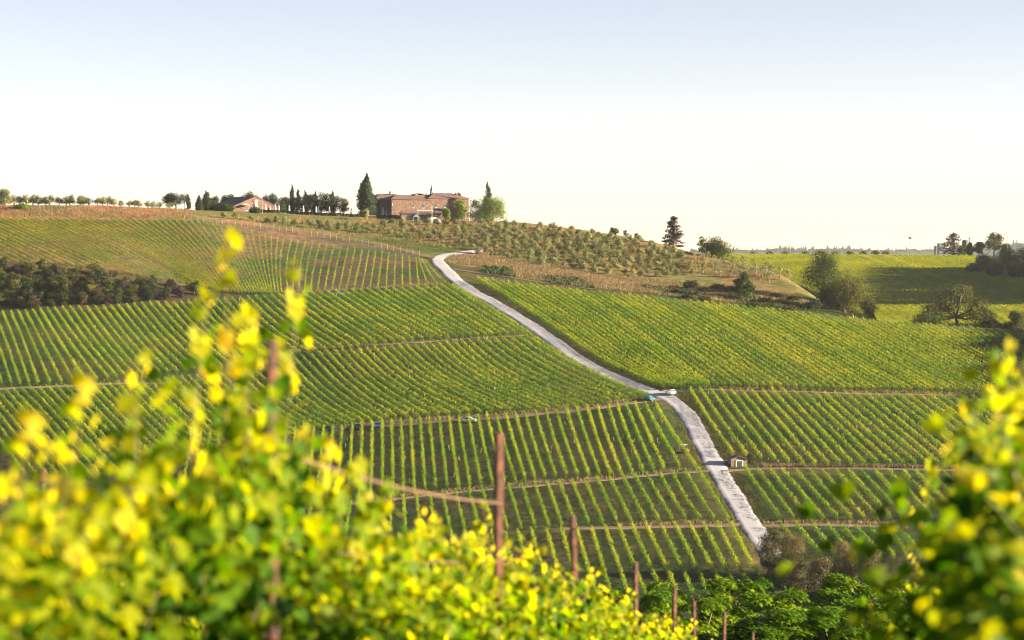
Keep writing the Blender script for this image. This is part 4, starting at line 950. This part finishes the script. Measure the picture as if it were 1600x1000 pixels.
q = MB(); q.add([(-1.5,-1.5,3.0),(1.5,-1.5,3.0),(1.5,1.5,3.0),(-1.5,1.5,3.0),(-1.5,-1.5,3.2),(1.5,-1.5,3.2),(1.5,1.5,3.2),(-1.5,1.5,3.2),(0,0,3.75)], [(0,3,2,1),(0,1,5,4),(1,2,6,5),(2,3,7,6),(3,0,4,7),(4,5,8),(5,6,8),(6,7,8),(7,4,8)]); q.build('canopy', M['white'], pr)

def hedge(x0, D0, x1, D1, h, w_, label, mat, n):
    a = np.array(at(x0, D0)); b = np.array(at(x1, D1)); c = (a+b)/2; u = rng.random(n)
    P = a+(b-a)*u[:, None]; P[:, 2] = H(P[:, 0], P[:, 1]); lat = rng.uniform(-.5, .5, n)*w_; hz = rng.random(n)**.6*h
    P[:, 1] += lat; P[:, 2] += hz; v, f = leaves(P, .4*rng.uniform(.7, 1.3, n)); o = np_mesh('hedge', v-c, f, mat, fattr=rng.random(n)); o.location = c; tag(o, label, 'hedge')
hedge(402, 1022, 562, 1024, 1.3, 1.2, 'long clipped dark hedge along the farm terrace', M['cypress'], 5200)
hedge(588, 1020, 622, 1020, 2.0, 1.4, 'dark hedge left of the low annex', M['cypress'], 1500)

# poles
def pole(name, base, h, r, mat, arm=0, label='', cat='utility pole', lamp=False):
    o = empty(name, base, 0, label=label, cat=cat); q = MB(); q.tube([(0,0,-.8),(0,0,h*.5),(0,0,h)], [r, r*.85, r*.65], 8); q.build('pole', mat, o)
    if arm: q = MB(); q.box(-arm, arm, -.07, .07, h-.8, h-.62); q.build('crossarm', mat, o)
    if lamp:
        q = MB(); q.lathe([(.15,h-.2),(1.1,h+.1),(1.25,h+.5),(.8,h+.9),(.1,h+1.0)], 10); q.build('lamp_head', M['shutter'], o)
        q = MB(); q.tube([(0,0,h+.9),(3.6,0,h+1.0)], .06, 5); q.build('arm', M['shutter'], o)
M['polewood'] = mat_plain('pole_wood', (0.30,0.22,0.16), .9, var=.3)
pole('utility_pole', at(410, 1016), 7.6, .14, M['polewood'], label='thin wooden pole in front of the low farmhouse')
pole('utility_pole', at(545.5, 1012), 7.6, .15, M['polewood'], .7, 'wooden pole with short crossarm left of the big cypress')
pole('utility_pole', at(653, 1012), 5.6, .09, M['white'], label='thin pale pole in front of the annex, left of the white one')
pole('utility_pole', at(675, 1008), 7.4, .11, M['white'], label='white pole in front of the white outbuilding')
pole('utility_pole', at(7, 1010), 8.6, .10, M['polewood'], label='thin pole on the skyline at the far left')
pole('light_mast', at(1422, 1500), 10.5, .22, M['shutter'], label='tall light mast on the far right ridge', cat='mast', lamp=True)
pole('utility_pole', at(1430, 1520), 7.0, .10, M['shutter'], label='thin short pole right of the light mast')
pole('utility_pole', at(1574, 1440), 13.5, .12, M['polewood'], label='thin pole among the trees at the right end of the far ridge')
# towers on the far ridge
D_ = 3600
xt_ = px2m(1471-800, D_); zt0 = float(H(xt_, D_)); hT = D_*float(zdir(381))-zt0
tw = empty('farm_tower', (xt_, D_, zt0), .2, label='pale blue grey square tower block left of the ragged ridge pine', cat='tower')
q = MB(); q.box(-5, 5, -4, 6, -1, hT); q.build('wall', M['concrete'], tw); q = MB(); q.box(-5.4, 5.4, -4.4, 6.4, hT, hT+.8); q.build('parapet', M['concrete'], tw)
q = MB(); q.box(-10, -5.02, -3, 5, -1, hT-3); q.build('side_wing', M['concrete'], tw)
D_ = 1640
xb = px2m(1508-800, D_); zb2 = float(H(xb, D_)); hT = D_*float(zdir(375))-zb2
tw = empty('water_tower', (xb, D_, zb2), 0, label='narrow tower with a wider head right of the ragged ridge pine', cat='tower')
q = MB(); q.lathe([(1.1,-1),(1.0,hT-5),(1.0,hT-4.6)], 10); q.build('shaft', M['concrete'], tw)
q = MB(); q.lathe([(1.1,hT-4.6),(2.3,hT-4.0),(2.3,hT-.6),(1.6,hT),(0.2,hT+.3)], 12); q.build('tank', M['concrete'], tw)
q = MB(); q.tube([(2.7,0,-1),(2.7,0,hT+1.4)], .35, 6); q.box(1.6, 3.4, -.3, .3, hT+1.0, hT+1.5); q.build('mast', M['wood'], tw)

# pale end posts of the upper field
ep = G(*np.array([(x, np.interp(x, [285,420,560,655], [344.5,358,380,400.5])) for x in np.linspace(288, 655, 38)]).T, 860.)
pp0 = None
for k_, g_ in enumerate(ep):
    if np.isnan(g_[0]): continue
    if pp0 is None:
        q = MB(); q.tube([(0,0,-.4),(0,0,.9),(.02,0,2.1)], [.09,.085,.075], 7); q.box(-.1,.1,-.1,.1,2.1,2.16); pp0 = q.build('vineyard_post', M['polewood']); o = pp0
    else: o = pp0.copy(); col.objects.link(o)
    o.location = g_; o.rotation_euler = (rng.normal()*.05, rng.normal()*.05, rng.uniform(0, 3)); tag(o, 'pale thin post in the line along the top edge of the fanned upper field', 'post', 'pale posts along the upper field')
# stone hut
hp = G1(1155, 729); hut = empty('stone_hut', tuple(hp), R(8), label='small stone hut with dark green door beside the gravel road', cat='hut')
b = MB(); W_, Dp, E_, Rg = 1.98, 3.6, 1.75, .68
b.add([(-W_,0,-1.2),(W_,0,-1.2),(W_,Dp,-1.2),(-W_,Dp,-1.2),(-W_,0,E_),(W_,0,E_),(W_,Dp,E_),(-W_,Dp,E_),(0,0,E_+Rg),(0,Dp,E_+Rg)], [(0,1,5,8,4),(1,2,6,5),(2,3,7,9,6),(3,0,4,7),(4,8,9,7),(8,5,6,9)])
b.build('wall', M['plaster'], hut); gable(-W_, W_, 0, Dp, E_+.02, Rg, .32, .12).build('roof', M['tile_grey'], hut)
q = MB(); q.box(-.62, .72, -.07, .05, -.2, 1.3); dr = q.build('door', M['greendoor'], hut); q = MB(); q.box(.5, .58, -.12, -.07, .5, .62); q.build('handle', M['sill'], dr)
q = MB(); q.box(-.86, -.63, -.09, .04, -.2, 1.31); q.box(.73, .96, -.09, .04, -.2, 1.31); q.box(-.86, .96, -.10, .04, 1.31, 1.5); q.build('door_frame', M['sill'], hut)
PT('bush', 1172, None, 17, 20, 'yellow green bush right behind the stone hut', M['ochre'], 'bush', 400, base_py=724, size=.3)

# ------------------------------------------------------------------ cars
def mat_paint(name, c):
    m, t, p = mat_new(name); p.inputs['Base Color'].default_value = (*c,1); p.inputs['Roughness'].default_value = .3; p.inputs['Coat Weight'].default_value = .6; p.inputs['Coat Roughness'].default_value = .08
    return m
M['tyre'] = mat_plain('tyre', (0.02,0.02,0.02), .9); M['rim'] = mat_plain('rim', (0.4,0.4,0.42), .35, .8); M['lampw'] = mat_plain('headlight_glass', (0.7,0.7,0.7), .2, var=.05); M['lampr'] = mat_plain('taillight_glass', (0.35,0.02,0.02), .3, var=.1)
M['carglass'] = mat_plain('car_glass', (0.02,0.025,0.03), .08, var=.1)
def car(base, rz, paint, label, L_=4.1, H_=1.48, hatch=True, pitch=0):
    o = empty('parked_car', base, rz, label=label, cat='car'); o.rotation_euler.x = pitch
    W = .86; h = H_; l = L_/2; tail = .15 if hatch else .75
    # stations along y (front +): y, zbottom, zbelt, ztop, halfwidth, halfwidth top
    S = [(-l,.42,.75,.80,.66,.60),(-l+.12,.28,.85,.93,.80,.72),(-l+tail+.1,.25,.92,1.0,W,.76),(-l+tail+.55,.24,.92,h-.10,W,.62),(-l+tail+1.0,.24,.91,h,W,.60),(.15,.24,.90,h,W,.60),(.55,.24,.90,h-.10,W,.62),(1.15,.24,.90,.98,W,.78),(l-.35,.24,.80,.86,.82,.70),(l-.05,.30,.66,.72,.72,.62),(l,.38,.58,.62,.62,.55)]
    b = MB(); vs = []; 
    for (y, zb, zm, zt, hw, ht) in S: vs += [(-hw*.94,y,zb),(-hw,y,(zb+zm)/2),(-hw*.97,y,zm),(-ht,y,zt),(0,y,zt+.04),(ht,y,zt),(hw*.97,y,zm),(hw,y,(zb+zm)/2),(hw*.94,y,zb)]
    fs = []; k = 9
    for i in range(len(S)-1):
        for j in range(k): fs.append((i*k+j, i*k+(j+1)%k, (i+1)*k+(j+1)%k, (i+1)*k+j))
    fs.append(tuple(range(k))); fs.append(tuple((len(S)-1)*k+j for j in range(k-1,-1,-1)))
    fs = [f[::-1] for f in fs]
    b.add(vs, fs); b.build('body', paint, o, bevel=.03)
    def pane(nm, pts):
        c = [Vector(p_) for p_ in pts]; n_ = (c[1]-c[0]).cross(c[2]-c[0]).normalized()
        if n_.z < 0: n_ = -n_
        q = MB(); a = [p_+n_*.012 for p_ in c]; z_ = [p_-n_*.02 for p_ in c]; m_ = len(c)
        q.add(a+z_, [tuple(range(m_)), tuple(range(2*m_-1, m_-1, -1))]+[(i, i+m_, (i+1)%m_+m_, (i+1)%m_) for i in range(m_)]); q.build(nm, M['carglass'], o)
    pane('windscreen', [(-.74,1.08,1.0),(.74,1.08,1.0),(.58,.60,h-.11),(-.58,.60,h-.11)])
    yb = -l+tail
    pane('rear_window', [(-.70,yb+.17,1.06),(.70,yb+.17,1.06),(.57,yb+.52,h-.13),(-.57,yb+.52,h-.13)])
    for s_ in (-1, 1):
        def sx(z_, y_): # side surface
            return s_*(.835+(.61-.835)*max(0, (z_-.92))/(h-.92))
        a, c_ = .96, h-.12
        pane('side_window', [(sx(a,0)*1.01,.95,a),(sx(c_,0)*1.01,.42,c_),(sx(c_,0)*1.01,-.42,c_),(sx(a,0)*1.01,-.45,a)])
        pane('side_window', [(sx(a,0)*1.01,-.53,a),(sx(c_,0)*1.01,-.50,c_),(sx(c_,0)*1.01,yb+.85,c_),(sx(a,0)*1.01,yb+.55,a)])
        q = MB(); q.box(s_*.60-.13, s_*.60+.13, l-.10, l-.0, .56, .68); q.build('headlight', M['lampw'], o)
        q = MB(); q.box(s_*.66-.09, s_*.66+.09, -l-.0, -l+.13, .62, .86); q.build('taillight', M['lampr'], o)
        q = MB(); q.box(s_*.93-.08, s_*.93+.08, .78, .9, .93, 1.05); q.build('mirror', paint, o)
        for y_ in (-l+.78, l-.78):
            q = MB(); q.tube([(s_*.68,y_,.31),(s_*.875,y_,.31)], .31, 16); wq = q.build('wheel', M['tyre'], o)
            q = MB(); q.tube([(s_*.80,y_,.31),(s_*.885,y_,.31)], .19, 12); q.build('rim', M['rim'], wq)
    return o
PA = {k: mat_paint('paint_'+k, c) for k, c in dict(white=(.62,.64,.68), teal=(.05,.20,.22), blue=(.02,.08,.28), navy=(.015,.03,.10), silver=(.45,.47,.50)).items()}
def carat(px, py, rz, p_, label, **k):
    g = G1(px, py); car(tuple(g), rz, PA[p_], label, **k)
carat(1049, 617, R(160), 'white', 'white car parked on the grass at the track junction with the gravel road')
carat(1015, 626, R(200), 'teal', 'dark teal car parked at the left edge of the gravel road')
carat(731, 660, R(80), 'white', 'white car parked on the track above the straight vine rows', L_=4.4, hatch=False)
carat(588, 668.5, R(100), 'blue', 'bright blue car parked at the top of straight vine rows, beside two navy cars')
carat(555, 671, R(88), 'navy', 'navy car parked between the bright blue car and another navy one')
carat(513, 674, R(84), 'navy', 'navy car closest to the blurred near vine', L_=4.4, hatch=False)
carat(382, 685, R(88), 'silver', 'pale car glimpsed between blurred leaves, left of the near rusty post')
carat(404, 684.5, R(84), 'white', 'white car glimpsed just left of the near rusty post')
carat(529, 461, R(120), 'navy', 'dark blue car parked above the upper left field')

# small red tractor beside the road
tg = G1(1071, 708); tr = empty('small_tractor', tuple(tg), R(205), label='small red and white tractor parked on the grass left of the road', cat='tractor')
M['red'] = mat_paint('red_paint', (.22,.03,.03))
q = MB(); q.box(-.32,.32,.1,1.5,.55,1.05); q.box(-.28,.28,.0,1.45,1.05,1.15); q.build('bonnet', M['red'], tr, bevel=.05)
q = MB(); q.box(-.4,.4,-.9,.1,.5,.75); q.box(-.25,.25,-.75,-.3,.75,.95); q.box(-.25,.25,-.85,-.72,.9,1.35); q.build('seat', M['tyre'], tr, bevel=.03)
for s_ in (-1, 1):
    q = MB(); q.box(s_*.62-.14, s_*.62+.14, -1.1, -.1, 1.0, 1.1); q.build('mudguard', M['red'], tr, bevel=.03)
    q = MB(); q.tube([(s_*.45,-.6,.5),(s_*.75,-.6,.5)], .52, 16); wq = q.build('wheel', M['tyre'], tr); q = MB(); q.tube([(s_*.66,-.6,.5),(s_*.77,-.6,.5)], .28, 12); q.build('rim', M['white'], wq)
    q = MB(); q.tube([(s_*.38,1.15,.3),(s_*.56,1.15,.3)], .30, 14); wq = q.build('wheel', M['tyre'], tr); q = MB(); q.tube([(s_*.5,1.15,.3),(s_*.58,1.15,.3)], .16, 10); q.build('rim', M['white'], wq)
q = MB(); q.tube([(-.5,-.9,.9),(-.5,-.95,2.0),(.5,-.95,2.0),(.5,-.9,.9)], .04, 6); q.build('roll_bar', M['tyre'], tr)
q = MB(); q.box(-.6,.6,-1.15,.0,1.98,2.06); q.build('canopy', M['white'], tr, bevel=.02)

# two workers among the vines
def person(base, rz, shirt, trousers, label):
    """one continuous skinned body, clothes as shells over it"""
    root = empty('person', base, rz, label=label, cat='person')
    J = dict(pel=(0,0,.95),wa=(0,0,1.10),ch=(0,.02,1.32),nk=(0,.02,1.48),hd=(0,.05,1.60),tp=(0,.05,1.74),
             sl=(-.18,.02,1.42),el=(-.27,.10,1.18),hl=(-.22,.30,1.06),fl=(-.2,.38,1.02),sr=(.18,.02,1.42),er=(.27,.08,1.16),hr=(.24,.27,1.0),fr=(.22,.36,.98),
             ll=(-.10,0,.90),kl=(-.12,.03,.50),al=(-.12,0,.09),tl=(-.13,.17,.04),lr=(.10,0,.90),kr=(.11,.05,.50),ar=(.12,-.02,.09),tr=(.13,.15,.04))
    E = [('pel','wa'),('wa','ch'),('ch','nk'),('nk','hd'),('hd','tp'),('ch','sl'),('sl','el'),('el','hl'),('hl','fl'),('ch','sr'),('sr','er'),('er','hr'),('hr','fr'),('pel','ll'),('ll','kl'),('kl','al'),('al','tl'),('pel','lr'),('lr','kr'),('kr','ar'),('ar','tr')]
    rad = dict(pel=.15,wa=.13,ch=.16,nk=.06,hd=.095,tp=.07,sl=.075,el=.05,hl=.035,fl=.03,sr=.075,er=.05,hr=.035,fr=.03,ll=.10,kl=.065,al=.045,tl=.04,lr=.10,kr=.065,ar=.045,tr=.04)
    def skin(nm, keys, grow, mat, par):
        ks = [k for k in J if k in keys]; ix = {k: i for i, k in enumerate(ks)}
        me = bpy.data.meshes.new(nm); me.from_pydata([J[k] for k in ks], [(ix[a], ix[b]) for a, b in E if a in ix and b in ix], []); me.materials.append(mat)
        o = bpy.data.objects.new(nm, me); link(o, par); o.modifiers.new('skin', 'SKIN'); ly = me.skin_vertices[0].data
        for k in ks: ly[ix[k]].radius = (rad[k]*grow, rad[k]*grow*.8 if k in ('pel','wa','ch') else rad[k]*grow)
        ly[0].use_root = True; s_ = o.modifiers.new('sub', 'SUBSURF'); s_.levels = 2; s_.render_levels = 2; return o
    bo = skin('person', list(J), 1.0, M['skin'], root); bo.name = 'body'
    skin('shirt', ['wa','ch','sl','el','sr','er','pel'], 1.18, shirt, root); skin('trousers', ['pel','ll','kl','al','lr','kr','ar'], 1.2, trousers, root)
    q = MB(); q.lathe([(.10,1.62),(.115,1.68),(.105,1.76),(.06,1.81),(.01,1.83)], 12, (0,.04,0)); q.build('hair', M['tyre'], root, smooth=True)
    q = MB(); q.lathe([(.012,0),(.02,.03),(.005,.05)], 6, (0,.155,1.60)); q.build('nose', M['skin'], root)
M['skin'] = mat_plain('skin', (.42,.27,.20), .6, var=.08); M['tealcloth'] = mat_plain('teal_cloth', (.03,.16,.20), .85); M['greycloth'] = mat_plain('grey_cloth', (.36,.35,.36), .85); M['darkcloth'] = mat_plain('dark_cloth', (.03,.03,.05), .85)
g = G1(773, 614); person(tuple(g), R(60), M['greycloth'], M['darkcloth'], 'person in a grey shirt standing among the vines, left of the teal one')
g = G1(794, 612); person(tuple(g), R(-40), M['tealcloth'], M['darkcloth'], 'person in a teal shirt standing among the vines, right of the grey one')

# ------------------------------------------------------------------ the near vineyard
rng = np.random.default_rng(21)
def rowx(y, off):
    return -0.13 + 0.167*(y-20) + off
A_TOP = ([4,8,9.1,10,10.8,12,13,14,15,16,17,20,25,30,35,45,60],[-.95,-.88,-.86,-.90,-.76,-.72,-.90,-1.25,-1.68,-1.95,-2.1,-2.55,-3.55,-4.55,-5.6,-7.8,-11])
def vine_leaf_cloud(C, size, outward, spread=1.0):
    """lobed folded leaves: 8 faces-free outline split along the midrib"""
    n = len(C); s = (size*rng.uniform(.65, 1.25, n))[:, None]
    nn = unit(outward+spread*unit(rng.normal(size=(n, 3)))); dn = np.array([0,0,-1.])+.55*rng.normal(size=(n, 3))
    a = unit(dn-nn*np.sum(dn*nn, 1)[:, None]); b = np.cross(nn, a)
    fold = rng.uniform(.05, .3, n)[:, None]
    half = [(-.18,.0),(-.42,.22),(-.22,.50),(-.02,.40),(.12,.58),(.28,.30),(.62,.0)]
    V = []
    for sg in (1, -1):
        for (u, v) in half: V.append(C + a*s*u + b*s*v*sg + nn*s*(abs(v)*fold - .12*u*u))
    V = np.stack(V, 1).reshape(-1, 3); m = len(half); base = np.arange(n)[:, None]*2*m
    f1 = base+np.arange(m)[None, :]; f2 = base+m+np.arange(m)[::-1][None, :]
    return V, np.stack([f1, f2], 1).reshape(-1, m)
M['shoot'] = mat_plain('green_shoot', (0.16,0.19,0.03), .6, c2=(0.20,0.10,0.04))
def near_vine(k, tall, bushy=1.0):
    root = empty('grapevine', (0,0,0)); H0 = 1.9
    q = MB(); q.tube([(0,0,-.3),(.03,.02,.2),(-.03,.05,.5),(0,0,.82)], [.045,.035,.03,.035]); q.tube([(0,-.5,.84),(0,0,.80),(0,.5,.84)], [.018,.03,.018]); q.build('trunk', M['bark'], root, smooth=True)
    sh = MB(); C = []; O = []
    ns = 9
    for i in range(ns):
        y0 = rng.uniform(-.5, .5); tl = tall if i == 0 else tall*.5 if i == 1 else rng.uniform(0, .15)
        top = H0-.85+rng.normal()*.12+tl; lx = rng.normal()*.15*bushy; ly = rng.normal()*.18
        bend = rng.normal(size=2)*.10*bushy*(1+.3*tl); pts = []
        if tl > .75: bend *= .3; lx = -.05; y0 = 0.0; ly = 0.0; top = H0-.85+tl
        for t in np.linspace(0, 1, 8): pts.append((lx*t+bend[0]*t*t*1.2, y0+ly*t+bend[1]*t*t, .83+top*t-.10*(abs(bend[0])+.02)*t**3*4))
        sh.tube(pts, [.005*(1-.6*t) for t in np.linspace(0, 1, 8)], 5)
        nl = int(28+tl*20)
        for t in np.linspace(.05, 1.0, nl):
            p_ = np.array([np.interp(t, np.linspace(0, 1, 8), [w_[c] for w_ in pts]) for c in range(3)]); a = rng.uniform(0, 6.28); r = rng.uniform(.04, .13)*(1 if t < .85 else .5)
            d = np.array([math.cos(a), math.sin(a), rng.uniform(-.2, .5)]); C.append(p_+d*r); O.append(d)
    nf = int(340*bushy)
    cc = np.stack([rng.normal(size=nf)*.20*bushy, rng.uniform(-.62, .62, nf), .55+rng.beta(1.3, 1.2, nf)*1.15], 1); oo = np.stack([np.sign(cc[:, 0])*1.0, rng.normal(size=nf)*.3, rng.uniform(0, .8, nf)], 1)
    sh.build('shoots', M['shoot'], root)
    C = np.r_[np.array(C), cc]; O = np.r_[np.array(O), oo]
    sz = np.where(np.arange(len(C)) < len(C)-nf, .082, .100)
    v, f = vine_leaf_cloud(C, sz, unit(O), .9); r = np.repeat(np.clip(.15+.42*(C[:, 2]-.5)/1.3+rng.normal(size=len(C))*.2, 0, 1), 2)  # lower leaves get a darker tone, canopy shade put into the colour
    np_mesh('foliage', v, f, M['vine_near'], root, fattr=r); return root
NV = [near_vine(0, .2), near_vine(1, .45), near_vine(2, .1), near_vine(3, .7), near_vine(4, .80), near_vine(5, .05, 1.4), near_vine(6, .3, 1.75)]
def near_row(off, y0, y1, name, topf, protos, step=1.0, bushy=None):
    y = y0; i = 0
    while y < y1:
        x = rowx(y, off); gz = float(H(x, y)); top = float(np.interp(y, *topf)); s_ = max(.75, (top-gz)/1.9)*(1.0 if name == 'A' and abs(y-12) < .5 else rng.uniform(.9, 1.1))
        k = protos[i % len(protos)]
        if name == 'A': k = 4 if abs(y-12.0) < .5 else 3 if 10.2 < y < 13.7 else 1 if y < 14.4 else (0, 2, 2)[i % 3]
        o = put(NV[k], USED, (x+rng.normal()*.05, y, gz), 1.0, (0 if rng.random() < .5 else math.pi)-.165+rng.normal()*.08, szz=s_); o.scale = (1.05, 1.05, s_)
        px_, py_ = project(x, y, top)
        if name == 'A': lb = 'blurred grapevine of the sloping near row, in front of the rusty posts'; gp = 'vines of the near row with the rusty posts'
        elif name == 'B': lb = 'blurred grapevine of the near row at the right picture edge'; gp = 'vines of the near right row'
        else: lb = 'grapevine of the row behind the left near row'; gp = 'vines of the second left row'
        tag(o, lb, 'grapevine', gp); y += step*rng.uniform(.85, 1.15); i += 1
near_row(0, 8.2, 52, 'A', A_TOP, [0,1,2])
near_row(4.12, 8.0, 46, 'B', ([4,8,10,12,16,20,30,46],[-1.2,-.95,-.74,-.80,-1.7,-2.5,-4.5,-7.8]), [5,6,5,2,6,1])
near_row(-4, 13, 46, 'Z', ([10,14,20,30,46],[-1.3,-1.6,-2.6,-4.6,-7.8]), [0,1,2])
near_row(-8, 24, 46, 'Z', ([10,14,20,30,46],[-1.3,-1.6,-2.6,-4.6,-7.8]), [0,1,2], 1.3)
# near posts
M['rust'] = mat_plain('rusty_post', (0.16,0.060,0.036), .85, var=.5, scale=14, c2=(0.05,0.025,0.02))
def npost(px, d, top_py, wpx, label):
    x = (px-800)/F*d; zt_ = d*float(zdir(top_py)); g = float(H(x, d)); h = zt_-g; o = empty('vineyard_post', (x, d, g), R(rng.uniform(-4, 4)), label=label, cat='post', group='rusty posts of the near vineyard')
    w_ = wpx*d/F/2; q = MB(); pr_ = [(-w_,w_*.3),(-w_*.25,-w_),(w_,-w_*.55),(w_,w_),(-w_,w_)]
    lean = rng.normal()*.01
    zs = list(np.linspace(-.4, h, 12)); vs = [(a*(1+.04*math.sin(z_*9))+lean*z_, b*(1+.04*math.cos(z_*7)), z_) for z_ in zs for (a, b) in pr_]
    fs = [(i*5+j, i*5+(j+1)%5, (i+1)*5+(j+1)%5, (i+1)*5+j) for i in range(len(zs)-1) for j in range(5)]+[tuple(range(4,-1,-1)), tuple((len(zs)-1)*5+j for j in range(5))]
    q.add(vs, fs); q.build('post', M['rust'], o)
    for zz_ in (h-.12, h-.55, h-1.0):
        q = MB(); q.tube([(-w_*1.25,-w_*1.05,zz_),(w_*1.25,-w_*1.05,zz_)], .006, 5); q.build('wire_clip', M['rim'], o)
    return (x, d, zt_)
PP = [npost(425, 12.4, 533, 18, 'thickest rusty post, leaves around it, nearest on the left'), npost(775, 20, 678, 15, 'tall rusty post at the centre of the picture'), npost(905, 25, 806, 10, 'rusty post right of the tall central one'),
      npost(993, 30, 878, 7.5, 'thin rusty post below the lowest vines, third from the centre'), npost(1055, 35, 916, 6.5, 'thin rusty post in front of the leafy trees, left of two others'), npost(1087, 39, 940, 6, 'thin rusty post between two others at the bottom'),
      npost(1131, 45, 956, 5.5, 'thin rusty post near the bottom, second from the right'), npost(1178, 52, 988, 5, 'last rusty post, only its tip above the bottom edge')]
npost(1512, 12.5, 682, 14, 'rusty post inside the blurred foliage at the right'); npost(68, 24, 733, 9, 'dark rusty post half hidden in the blurred leaves at the far left')
M['wire'] = mat_plain('brown_cable', (0.16,0.09,0.055), .8, var=.3)
for dz, r_, nm, lb in ((.58, .008, 'irrigation_hose', 'brown hose sagging between the first two rusty posts'), (1.05, .004, 'trellis_wire', 'thin lower trellis wire along the rusty posts')):
    seq = PP[:2] if dz == .58 else PP; pts = []
    for a, b_ in zip(seq[:-1], seq[1:]):
        for t_ in np.linspace(0, 1, 9)[:-1]: pts.append((a[0]+(b_[0]-a[0])*t_+.05, a[1]+(b_[1]-a[1])*t_, a[2]+(b_[2]-a[2])*t_-dz-.05*math.sin(t_*math.pi)))
    pts.append((seq[-1][0]+.05, seq[-1][1], seq[-1][2]-dz)); q = MB(); q.tube(pts, r_, 6); o = q.build(nm, M['wire'], smooth=True); tag(o, lb, 'hose' if r_ > .01 else 'wire')

# ------------------------------------------------------------------ haze (real air between here and the far ridge)
hb = MB(); hb.box(-3600, 3600, -140, 9200, float(GZ.min())-1.5, 62); 
hm = bpy.data.materials.new('haze'); hm.use_nodes = True; t = hm.node_tree; t.nodes.remove(t.nodes['Principled BSDF'])
pv = t.nodes.new('ShaderNodeVolumePrincipled'); pv.inputs['Color'].default_value = (.78,.88,1.0,1); pv.inputs['Density'].default_value = 0.000025; pv.inputs['Anisotropy'].default_value = .2
t.links.new(pv.outputs[0], t.nodes['Material Output'].inputs['Volume'])
o = hb.build('haze', hm); tag(o, 'pale evening haze over the valley', 'haze', kind='stuff')

# unused prototypes away
for o in list(col.objects):
    if o.type == 'EMPTY' and o.parent is None and 'label' not in o:
        for ch in list(kids.get(o.name, [])): bpy.data.objects.remove(ch)
        bpy.data.objects.remove(o)
